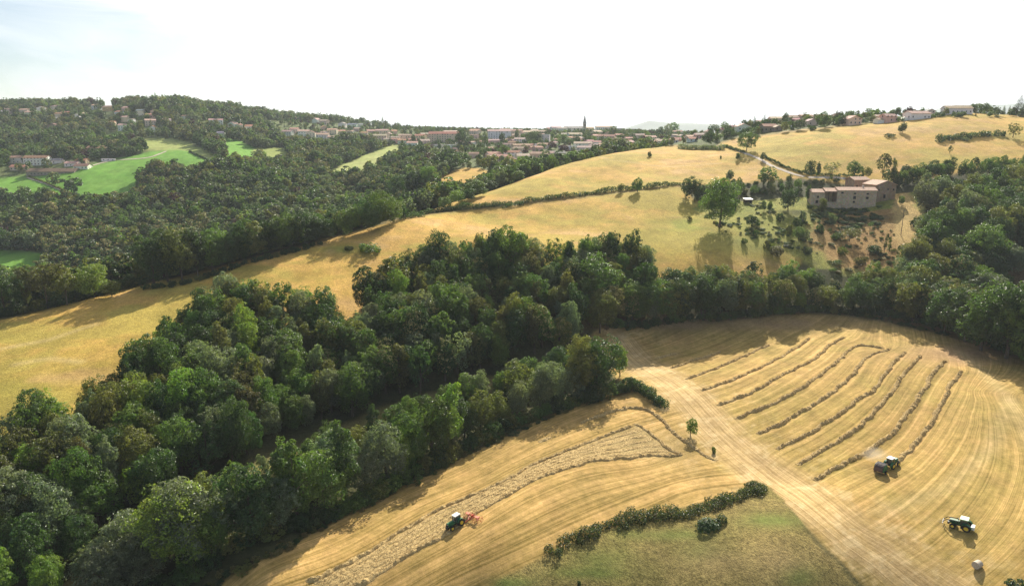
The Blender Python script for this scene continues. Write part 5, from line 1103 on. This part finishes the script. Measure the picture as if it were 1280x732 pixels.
def tractor(p, rz, label, loader=False, roof=M_CABW):
    o = empty('tractor', p); ground_pose(o, p, rz); tag(o, label, 'tractor')
    m = MB(); m.box((.35, 0, .95), (3.3, .62, .55), bev=.04); m.build('chassis', M_BLK, o)
    m = MB(); m.prism([(-.45, 1.05), (.45, 1.05), (.45, 1.62), (.3, 1.86), (-.3, 1.86), (-.45, 1.62)], .5, 2.35); h = m.build('hood', M_GREEN, o)
    m = MB(); m.box((2.39, 0, 1.42), (.08, .72, .62)); m.build('grille', M_BLK, h)
    for s in (-1, 1): m = MB(); m.box((2.41, s*.27, 1.62), (.08, .22, .14)); m.build('headlight', M_CABW, h)
    m = MB(); m.box((2.62, 0, .85), (.4, .9, .5), bev=.05); m.build('front_weight', M_BLK, o)
    m = MB(); m.tube((.62, .42, 1.7), (.62, .42, 2.75), .06); m.build('exhaust', M_GALV, o)
    # cab
    m = MB(); m.poly([(-1.0,-.72,1.15),(.45,-.72,1.15),(.45,.72,1.15),(-1.0,.72,1.15),(-1.1,-.68,2.62),(.2,-.68,2.62),(.2,.68,2.62),(-1.1,.68,2.62)], [(0,1,2,3),(4,5,6,7),(0,1,5,4),(1,2,6,5),(2,3,7,6),(3,0,4,7)]); c = m.build('cab', M_GLASS, o)
    m = MB()
    for (xa, xb) in ((-1.0, -1.1), (.45, .2), (-.35, -.42)):
        for s in (-1, 1): m.tube((xa, s*.73, 1.15), (xb, s*.69, 2.62), .05, seg=6)
    m.build('cab_frame', M_GREEN, c)
    m = MB(); m.box((-.45, 0, 2.74), (1.6, 1.55, .2), bev=.07); m.build('cab_roof', roof, c)
    for s in (-1, 1):
        m = MB()
        for i in range(7):
            a = math.radians(20+i*25); a2 = math.radians(20+(i+1)*25)
            pa = (-.85+math.cos(a)*.98, .85+math.sin(a)*.98); pb = (-.85+math.cos(a2)*.98, .85+math.sin(a2)*.98)
            m.poly([(pa[0], s*.68, pa[1]), (pb[0], s*.68, pb[1]), (pb[0], s*1.18, pb[1]), (pa[0], s*1.18, pa[1]), (pa[0], s*.68, pa[1]+.06), (pb[0], s*.68, pb[1]+.06), (pb[0], s*1.18, pb[1]+.06), (pa[0], s*1.18, pa[1]+.06)], [(0,1,2,3),(4,5,6,7),(0,1,5,4),(1,2,6,5),(2,3,7,6),(3,0,4,7)])
        m.build('fender', M_GREEN, o); m = MB(); m.box((-.1, s*.85, .75), (.7, .3, .5), bev=.04); m.build('step', M_BLK, o)
        m = MB(); m.tube((.3, s*.74, 2.2), (.42, s*1.05, 2.25), .025, seg=5); m.box((.44, s*1.1, 2.15), (.05, .2, .36)); m.build('mirror', M_BLK, c)
        wheel(o, -.85, s*.93, .85, .48, M_YEL); wheel(o, 1.75, s*.88, .60, .38, M_YEL, 14)
    if loader:
        for s in (-1, 1):
            m = MB(); m.tube((.9, s*.62, 1.2), (.9, s*.62, 2.0), .08, seg=8); m.tube((.9, s*.62, 1.95), (2.9, s*.55, 1.75), .09, seg=8); m.tube((2.9, s*.55, 1.75), (3.7, s*.5, .95), .08, seg=8); m.tube((1.1, s*.6, 1.3), (2.6, s*.56, 1.65), .045, seg=8); m.build('loader_arm', M_BLK, o)
        m = MB(); m.tube((3.7, -.7, .95), (3.7, .7, .95), .08, seg=8); m.tube((3.7, -.7, .55), (3.7, .7, .55), .08, seg=8)
        for yy in (-.6, -.2, .2, .6): m.tube((3.7, yy, .55), (4.8, yy, .62), .035, .012, seg=6)
        m.build('bale_spike', M_GALV, o); m = MB(); m.box((-2.0, 0, .95), (.7, 1.3, .75), bev=.06); m.build('rear_weight', M_CABW, o)
    return o
rzA = heading((590,647), (545,674))
tractor(P(571,657), rzA, 'green tractor with white cab roof driving on the loose hay band', roof=M_CABW)
def rake(p, rz):
    o = empty('hay_rake', p); ground_pose(o, p, rz); tag(o, 'red rotary hay rake with spread tine arms behind the left tractor', 'hay rake')
    m = MB(); m.tube((1.9, 0, .6), (-1.2, 0, .95), .09, seg=8); m.tube((-.4, -1.7, .95), (-.4, 1.7, .95), .09, seg=8); m.tube((1.0, 0, .7), (-.4, 1.2, .95), .06, seg=6); m.tube((1.0, 0, .7), (-.4, -1.2, .95), .06, seg=6); m.box((-.4, 0, 1.1), (.6, .5, .4), bev=.04); m.build('frame', M_RED, o)
    for s in (-1, 1):
        cx, cyy = -.5, s*1.75
        m = MB(); m.tube((cx, cyy, .35), (cx, cyy, 1.1), .2, .16, 12); hub = m.build('rotor_hub', M_RED, o)
        for i in range(9):
            a = i*2*math.pi/9+.2*s; e = (cx+math.cos(a)*1.35, cyy+math.sin(a)*1.35, .62); m = MB(); m.tube((cx, cyy, .75), e, .045, .035, 6)
            tdir = Vector((-math.sin(a), math.cos(a), 0))*.2
            for q in (.8, .9, 1.0):
                b = Vector((cx+math.cos(a)*1.35*q, cyy+math.sin(a)*1.35*q, .62)); m.tube(b, b+tdir+Vector((0, 0, -.5)), .018, .012, 4); m.tube(b, b-tdir*.2+Vector((0, 0, -.5)), .018, .012, 4)
            m.build('tine_arm', M_RED, hub)
        m = MB(); m.tube((cx-.1, cyy-.95, 1.15), (cx-.1, cyy+.95, 1.15), .05, seg=6); m.tube((cx-.1, cyy-.95, 1.15), (cx+.7, cyy-.95, .95), .04, seg=6); m.tube((cx-.1, cyy+.95, 1.15), (cx+.7, cyy+.95, .95), .04, seg=6); m.box((cx, cyy, 1.2), (.7, 1.3, .05)); m.build('guard_rail', simple('faded_red_paint', (.72,.25,.16), .5), o)
        wheel(o, -1.0, s*.95, .3, .2, M_RED, 8)
rake(P(590,650), rzA)
rzB = heading((1100,588), (1121,577))
pt = P(1114,583); tractor(pt, rzB, 'green tractor with pale roof pulling the round baler along the last windrow')
def baler(p, rz):
    o = empty('round_baler', p); ground_pose(o, p, rz); tag(o, 'dusty maroon and green round baler hitched behind the middle tractor', 'round baler')
    def prof(off=0): return [(-1.75, 1.0), (-1.65, .75), (-.9, .55), (.3, .55), (.9, .9), (.95, 1.7), (.45, 2.35), (-.4, 2.6), (-1.2, 2.4), (-1.7, 1.8)]
    pr = prof(); V = [(x, -1.05, z) for x, z in pr]+[(x, 1.05, z) for x, z in pr]; n_ = len(pr)
    m = MB(); m.poly(V, [tuple(range(n_))[::-1], tuple(range(n_, 2*n_))]+[(i, (i+1) % n_, n_+(i+1) % n_, n_+i) for i in range(n_)]); b = m.build('bale_chamber', M_MAROON, o)
    for s in (-1, 1):
        m = MB(); V = [(x*.93-.02, s*1.07, .1+z*.94) for x, z in pr]+[(x*.93-.02, s*1.17, .1+z*.94) for x, z in pr]
        m.poly(V, [tuple(range(n_))[::-1], tuple(range(n_, 2*n_))]+[(i, (i+1) % n_, n_+(i+1) % n_, n_+i) for i in range(n_)]); m.build('side_panel', M_GREEN, o); wheel(o, -.3, s*1.4, .5, .4, M_YEL, 12)
    m = MB(); m.box((.55, 0, 2.34), (.95, 2.3, .22), Matrix.Rotation(.65, 3, 'Y'), bev=.04); m.build('front_hood', M_DUST, o)
    for i in range(6): m = MB(); x = -1.6+i*.32; m.box((x, 0, (2.05, 2.32, 2.5, 2.6, 2.62, 2.52)[i]+.02), (.06, 2.0, .06)); m.build('belt_roller', M_BLK, o)
    m = MB(); m.tube((.8, .25, .75), (2.6, 0, .6), .08, seg=8); m.tube((.8, -.25, .75), (2.6, 0, .6), .08, seg=8); m.build('drawbar', M_BLK, o)
    m = MB(); m.tube((.9, -.95, .35), (.9, .95, .35), .18, seg=12)
    for i in range(10):
        for a in range(4): y = -.9+i*.2; m.tube((.9, y, .35), (.9+math.cos(a*1.57+i*.3)*.33, y, .35+math.sin(a*1.57+i*.3)*.33), .015, .01, 4)
    m.build('pickup_reel', M_BLK, o)
hd = Vector((math.cos(rzB), math.sin(rzB), 0)); pb = pt-hd*3.9; pb.z = float(gz(pb.x, pb.y)); baler(pb, rzB+.12)
tractor(P(1203,660), heading((1214,661), (1190,655)), 'green loader tractor with raised front arms near the single round bale', loader=True, roof=M_PGRN)
def bale(p, rz):
    m = MB(); r = .66; pr = [(math.cos(i*math.pi/16)*r*(1.0 if i != 24 else .99), r*.97+math.sin(i*math.pi/16)*r) for i in range(32)]; m.prism([(a, max(b, .0)) for a, b in pr], -.62, .62)
    for i in range(4): m.tube((-.45+i*.3, 0, r*.97), (-.43+i*.3, 0, r*.97), r*1.012, seg=32)
    o = m.build('round_bale', simple('wrapped_straw', (.52,.44,.34), .8, noise=.3, scale=5), loc=p); o.rotation_euler = (0, 0, rz); tag(o, 'single pale round hay bale lying alone at the lower right', 'hay bale')
bale(P(1221,709), .5)
def dust():
    m, n, l = mat('dust'); o = n.new('ShaderNodeOutputMaterial'); v = n.new('ShaderNodeVolumePrincipled'); v.inputs['Color'].default_value = (.95,.85,.70,1)
    t = n.new('ShaderNodeTexCoord'); z = N(n, 'ShaderNodeTexNoise', Scale=.9, Detail=3.0); g = N(n, 'ShaderNodeTexGradient', gradient_type='SPHERICAL'); mp_ = n.new('ShaderNodeMapping'); l.new(t.outputs['Object'], z.inputs['Vector']); l.new(t.outputs['Object'], g.inputs['Vector'])
    mu = n.new('ShaderNodeMath'); mu.operation = 'MULTIPLY'; l.new(z.outputs['Fac'], mu.inputs[0]); l.new(g.outputs['Fac'], mu.inputs[1]); m2 = n.new('ShaderNodeMath'); m2.operation = 'MULTIPLY'; m2.inputs[1].default_value = .55; l.new(mu.outputs[0], m2.inputs[0]); l.new(m2.outputs[0], v.inputs['Density']); l.new(v.outputs[0], o.inputs['Volume'])
    q = MB(); bmesh.ops.create_icosphere(q.bm, subdivisions=3, radius=1.0); p = P(1092, 577); b_ = q.build('dust_cloud', m, loc=p+Vector((0, 0, 1.9))); b_.scale = (3.2, 2.4, 1.8); tag(b_, 'faint pale puff of dust drifting from the round baler', 'dust', kind='stuff')
dust()
# utility poles on the farm slope
def pole(u, v, vt, ymin, ymax, lab):
    p = P(u, v, ymin, ymax); k = px_per_m(p); H = (v-vt)/k; o = empty('utility_pole', p); m = MB(); m.tube((0, 0, -1), (0, 0, H), .16, .11, 8); m.build('pole', M_BARK, o)
    m = MB(); m.box((0, 0, H-.5), (1.6, .12, .12)); m.build('crossarm', M_BARK, o); tag(o, lab, 'utility pole')
pole(1126, 294, 262, 280, 340, 'thin wooden utility pole on the dry slope right of the barn shadow')
# white marquee tents and a parked car beside the ridge houses
def tent(u, v, lab):
    p = P(u, v, 400); o = empty('garden_tent', p, .3); m = MB(); m.poly([(-2,-1.5,0),(2,-1.5,0),(2,1.5,0),(-2,1.5,0),(-2,-1.5,1.7),(2,-1.5,1.7),(2,1.5,1.7),(-2,1.5,1.7)], [(0,1,5,4),(1,2,6,5),(2,3,7,6),(3,0,4,7)]); m.build('side_wall', M_CABW, o)
    m = MB(); m.poly([(-2.1,-1.6,1.7),(2.1,-1.6,1.7),(2.1,1.6,1.7),(-2.1,1.6,1.7),(0,0,3.0)], [(0,1,4),(1,2,4),(2,3,4),(3,0,4),(3,2,1,0)]); m.build('canopy', M_CABW, o); tag(o, lab, 'tent')
tent(989, 161, 'small white garden tent beside the pinkish gabled house on the ridge'); tent(1130, 151, 'small white garden tent in front of the long white ridge house'); tent(1211, 142, 'small white garden tent right of the large white villa')

# ------------------------------------------------------------------ distant woodland: too many crowns to count, one object
def add_instances(name, pts, label, lib):
    """pts: list of (x, y, z, rz, sx, sy, sz, index, r, g, b)"""
    A = np.array(pts, float); me = bpy.data.meshes.new(name); me.vertices.add(len(A)); me.vertices.foreach_set('co', A[:, :3].astype(np.float32).ravel())
    def at(nm, ty, d, key): a = me.attributes.new(nm, ty, 'POINT'); a.data.foreach_set(key, np.ascontiguousarray(d).ravel())
    at('rot', 'FLOAT_VECTOR', np.c_[A[:, 3]*0, A[:, 3]*0, A[:, 3]].astype(np.float32), 'vector'); at('siz', 'FLOAT_VECTOR', A[:, 4:7].astype(np.float32), 'vector'); at('idx', 'INT', A[:, 7].astype(np.int32), 'value'); at('col', 'FLOAT_VECTOR', A[:, 8:11].astype(np.float32), 'vector')
    o = link(name, me); ng = bpy.data.node_groups.new(name, 'GeometryNodeTree'); ng.interface.new_socket('Geometry', in_out='INPUT', socket_type='NodeSocketGeometry'); ng.interface.new_socket('Geometry', in_out='OUTPUT', socket_type='NodeSocketGeometry')
    n = ng.nodes; l = ng.links; gi = n.new('NodeGroupInput'); go = n.new('NodeGroupOutput'); ip = n.new('GeometryNodeInstanceOnPoints'); ci = n.new('GeometryNodeCollectionInfo'); ci.inputs['Collection'].default_value = lib; ci.inputs['Separate Children'].default_value = True; ci.inputs['Reset Children'].default_value = True
    ip.inputs['Pick Instance'].default_value = True
    def na(nm, ty): q = n.new('GeometryNodeInputNamedAttribute'); q.data_type = ty; q.inputs['Name'].default_value = nm; return q.outputs[0]
    l.new(gi.outputs[0], ip.inputs['Points']); l.new(ci.outputs[0], ip.inputs['Instance']); l.new(na('idx', 'INT'), ip.inputs['Instance Index']); l.new(na('rot', 'FLOAT_VECTOR'), ip.inputs['Rotation']); l.new(na('siz', 'FLOAT_VECTOR'), ip.inputs['Scale']); l.new(ip.outputs[0], go.inputs[0])
    md = o.modifiers.new('foliage', 'NODES'); md.node_group = ng; tag(o, label, 'woodland', kind='stuff'); return o
def inst_leaf(src, name):
    m = src.copy(); m.name = name
    for nd in m.node_tree.nodes:
        if nd.bl_idname == 'ShaderNodeObjectInfo':
            at_ = m.node_tree.nodes.new('ShaderNodeAttribute'); at_.attribute_type = 'INSTANCER'; at_.attribute_name = 'col'
            for lk in list(nd.outputs['Color'].links): m.node_tree.links.new(at_.outputs['Color'], lk.to_socket)
    return m
M_LEAFI = inst_leaf(M_LEAF, 'woodland_foliage')
FAR = bpy.data.collections.new('far_crowns'); FARN = []
def far_add(me): 
    i = len(FARN); o = bpy.data.objects.new('%03d_far_crown' % i, me); FAR.objects.link(o); FARN.append(o); return i
def far_crown(seed, H, R, n, leaf, nl, **k):
    r = np.random.default_rng(seed); k.setdefault('base', .0); cs, rs = lobes_crown(r, H, R, nl, **k); p, d = clump_points(r, cs, rs, n, (.7, 1.3), 22)
    V, F = leaf_quads(p, d+r.normal(size=d.shape)*.4+[0, 0, .12], leaf, r, .75); return np_mesh('crown', V, F, [M_LEAFI])
fid = [far_add(far_crown(300+i, 11, 4.8, 1500, .8, 20, lob=.34)) for i in range(5)]+[far_add(far_crown(320+i, 12, 4.2, 1400, .8, 26, lob=.30, taper=.3)) for i in range(2)]
cme = conifer_mesh(77, 14, 3.2, 1500, .8); cme.materials.clear(); cme.materials.append(M_LEAFI); fcon = far_add(cme)
# clouds of chestnut blossom sit on some crowns
def bloom_crown(seed):
    me = far_crown(seed, 11, 4.8, 1500, .8, 20, lob=.34); me.materials.append(M_BLOOM); r = np.random.default_rng(seed); n = len(me.polygons)
    c = np.empty(n*3, np.float32); me.polygons.foreach_get('center', c); c = c.reshape(-1, 3); h = vnoise(c[:, 0]/1.6+9, c[:, 1]/1.6+c[:, 2]/2, seed)+c[:, 2]/11*.35
    me.polygons.foreach_set('material_index', ((h > .72) & (r.uniform(size=n) < .62)).astype(np.int32)); return far_add(me)
fbl = [bloom_crown(340+i) for i in range(3)]

M_RUNMAX = np.maximum.accumulate(np.where(YY > 60, WW, -9), axis=0)
MEADOWS = [[(-80,222),(0,222),(35,221),(60,231),(97,247),(97,256),(-80,256)], [(42,221),(110,206),(150,198),(205,187),(235,188),(290,207),(300,212),(262,218),(215,215),(180,222),(170,244),(150,252),(98,256),(96,245)],
 [(138,185),(165,178),(190,172),(235,177),(290,206),(276,209),(235,191),(205,190),(185,190),(160,187)], [(112,176),(150,166),(166,172),(150,180),(118,184)], [(276,176),(300,176),(326,190),(316,206),(282,204)], [(316,187),(356,184),(366,206),(334,210)],
 [(-80,312),(50,316),(66,334),(44,352),(-80,356)], [(-30,186),(8,186),(8,200),(-30,200)], [(404,218),(435,203),(470,188),(497,180),(502,192),(474,210),(450,226),(420,228)], [(456,187),(480,178),(487,181),(466,189)], [(546,226),(572,212),(602,211),(616,224),(596,240),(558,244)], [(404,268),(424,244),(440,236),(456,234),(450,244),(430,254),(414,272)]]
OPENV = [(330,150),(500,160),(560,158),(640,158),(880,160),(900,175),(880,188),(830,188),(760,198),(700,211),(655,222),(600,216),(560,204),(500,192),(470,180),(420,182),(350,180)]
OPENH = [(-20,155),(60,135),(130,133),(200,140),(330,150),(345,172),(310,180),(200,176),(150,172),(90,176),(-20,176)]
CRESTY = lambda u: np.interp(u, [-300,0,100,200,300,400,450,505,600,700,800,870,900,1000,1130,1300,1500], [240,232,244,262,278,300,314,350,410,480,555,560,545,545,520,520,540])
FP = []
def far_trees():
    r = np.random.default_rng(99); HH = np.array(HOUSES)
    y = 250.0
    while y < 1750:
        sp = 6.3 if y < 1000 else 8.5; xs = np.arange(-1.05*y, 1.05*y, sp); n = len(xs)
        x = xs+r.uniform(-.38, .38, n)*sp; yy = y+r.uniform(-.4, .4, n)*sp; z = gz(x, yy); u, v = project(x, yy, z)
        ok = (u > -70) & (u < 1350) & (yy > CRESTY(u)+6) & ~((u > 1080) & (yy < 530))
        # hidden ones are dropped with a margin for a step aside
        ia = np.clip(((x/yy-GA[0])/(GA[1]-GA[0])).astype(int), 0, NA-1); j0 = np.clip(np.searchsorted(GL, np.log(yy)), 0, NL-1)
        ok &= ((z+16-CAMZ)/yy > M_RUNMAX[j0, ia]-.012)
        for pl in MEADOWS: ok &= ~inside(u, v, pl)
        vil = inside(u, v, OPENV); hil = inside(u, v, OPENH)
        dens = np.where(vil, .36, np.where(hil, .62, 1.0)); dens = np.where((v < 162) & (u > 395), np.minimum(dens, .25), dens); dens = np.where((u > 860) & (yy < 1700), .25, dens); ok &= r.uniform(size=n) < dens
        for i in np.nonzero(ok)[0]:
            g = vil[i] or (hil[i] and r.uniform() < .3) or u[i] > 860
            if len(HH):
                dx = HH[:, 0]-x[i]; dy = HH[:, 1]-yy[i]
                if ((np.abs(dx) < HH[:, 2]+3.2) & (dy > -HH[:, 2]-3) & (dy < (50 if (u[i] < 345 and v[i] < 222) else 26) if not g else dy < (22 if u[i] < 345 else 13))).any(): 
                    if r.uniform() > .04: continue
            szn = vnoise(np.array([x[i]/30.]), np.array([yy[i]/30.]), 55)[0]
            H = r.uniform(3.5, 8.5) if g else r.uniform(8, 14)*(.75+.7*szn)
            if not g and szn > .6 and r.uniform() < .3: continue
            if yy[i] > 930 and 143 < u[i] < 300: H *= 1.12
            
            if yy[i] > 980 and 128 < u[i] < 144: continue; 
            bz = vnoise(np.array([x[i]/45.]), np.array([yy[i]/45.]), 71)[0]; blo = (u[i] < 560) and r.uniform() < np.clip((bz-(.30 if (u[i] < 260 and 232 < v[i] < 305) else .55))*2.2, 0.01, .7) and not g
            if r.uniform() < (.12 if g else .035): k = fcon; s = H/14*1.15
            elif blo: k = fbl[r.integers(0, 3)]; s = H/11
            else: k = fid[r.integers(0, len(fid))]; s = H/11
            cn = r.choice(['dark green','mid green','grey green','olive green','brownish green','bright green','purple'], p=[.36,.26,.13,.14,.06,.04,.01] if not g else [.28,.34,.12,.12,.03,.07,.04])
            c = np.array(COL[cn])*r.uniform(.8, 1.2); w = s*r.uniform(.85, 1.15)
            FP.append((x[i], yy[i], float(z[i])-.3, r.uniform(0, 6.28), w, w, s, k, *c))
        y += sp*.92
far_trees()
print('far trees', len(FP))
rest = build_trees()
cmap = {}
def inst_mesh(me):
    m2 = me.copy(); ms = [M_LEAFI if q == M_LEAF else q for q in me.materials]; m2.materials.clear()
    for q in ms: m2.materials.append(q)
    return m2
RP_ = []
for t in rest:
    kk = (t['key'], t['k'])
    if kk not in cmap: cmap[kk] = far_add(inst_mesh(PROTO[t['key']][t['k']][2]))
    RP_.append((*t['p'], t['rz'], t['wx'], t['wy'], t['s'], cmap[kk], *t['col']))
# low scrub on the farm slope, weeds and tussocks in the rough grass
SC = []
for q in range(len(PROTO['bush'])): cmap[('bush', q)] = cmap.get(('bush', q), None) if cmap.get(('bush', q)) is not None else far_add(inst_mesh(PROTO['bush'][q][2]))
def scrub(poly, n, hr, cols, ymin, ymax, clump=.5, sc=14, seed=1):
    rs_ = random.Random(seed); W = wpts(poly, ymin, ymax); xs = [w[0] for w in W]; ys = [w[1] for w in W]; k = 0; t = 0
    while k < n and t < n*30:
        t += 1; x = rs_.uniform(min(xs), max(xs)); y = rs_.uniform(min(ys), max(ys))
        if vnoise(np.array([x/sc]), np.array([y/sc]), seed)[0]*.65+vnoise(np.array([x/4]), np.array([y/4]), seed+5)[0]*.35 < clump: continue
        z = float(gz(x, y)); u, v = project(x, y, z)
        if not inside(np.array([u]), np.array([v]), poly)[0]: continue
        H = rs_.uniform(*hr); s = H/3.6; w = s*rs_.uniform(1.0, 1.9); j = rs_.uniform(.75, 1.2); c = [a_*j for a_ in rs_.choice(cols)]
        SC.append((x, y, z-.12*H, rs_.uniform(0, 6.28), w, w*rs_.uniform(.8, 1.2), s, cmap[('bush', rs_.randrange(4))], *c)); k += 1
G_ = [COL['dark green'], COL['olive green'], COL['grey green'], COL['mid green'], (.20,.17,.06)]
scrub([(868,262),(930,244),(1010,238),(1015,262),(1118,262),(1150,280),(1165,330),(1060,350),(1000,325),(950,300),(900,292)], 260, (.4, 1.4), G_, 250, 380, .52, 12, 3)
scrub([(1010,256),(1100,258),(1100,285),(1020,290)], 160, (.6, 1.6), [COL['dark green'], COL['mid green'], COL['grey green']], 290, 372, .3, 10, 8)
scrub([(756,412),(830,404),(900,400),(1000,391),(1100,400),(1200,424),(1290,450),(1290,436),(1200,412),(1100,390),(1000,383),(900,392),(760,402)], 420, (.4, 1.5), [COL['dark green'], COL['olive green'], (.22,.16,.07)], 200, 275, .2, 10, 7)
scrub([(250,745),(400,664),(600,562),(740,500),(740,494),(600,554),(400,654),(240,735)], 260, (.3, 1.0), [COL['dark green'], COL['olive green'], (.20,.17,.06)], 45, 260, .2, 10, 9)
add_instances('scrub', SC, 'low scrub, weeds and grass tussocks on the slopes and field edges', FAR)['category'] = 'scrub'
add_instances('far_woodland', FP, 'mixed dark woodland and garden trees covering the valley and far hillside', FAR)
add_instances('tree_cover', RP_, 'small crowns and undergrowth filling in the woods around the fields', FAR)
write_labels()

# ------------------------------------------------------------------ the air
def haze():
    m, n, l = mat('haze'); o = n.new('ShaderNodeOutputMaterial'); v = n.new('ShaderNodeVolumePrincipled'); v.inputs['Color'].default_value = (.84,.91,1,1); v.inputs['Density'].default_value = .00008; v.inputs['Anisotropy'].default_value = .1
    l.new(v.outputs[0], o.inputs['Volume']); q = MB(); zb = float(ZZ.min()); zb = min(zb, -210)-1; zt = 420
    q.box((0, 4000, (zb+zt)/2), (24000, 11500, zt-zb)); b = q.build('haze', m); tag(b, kind='stuff'); b['label'] = 'thin pale summer haze over the valley'; b['category'] = 'haze'
haze()
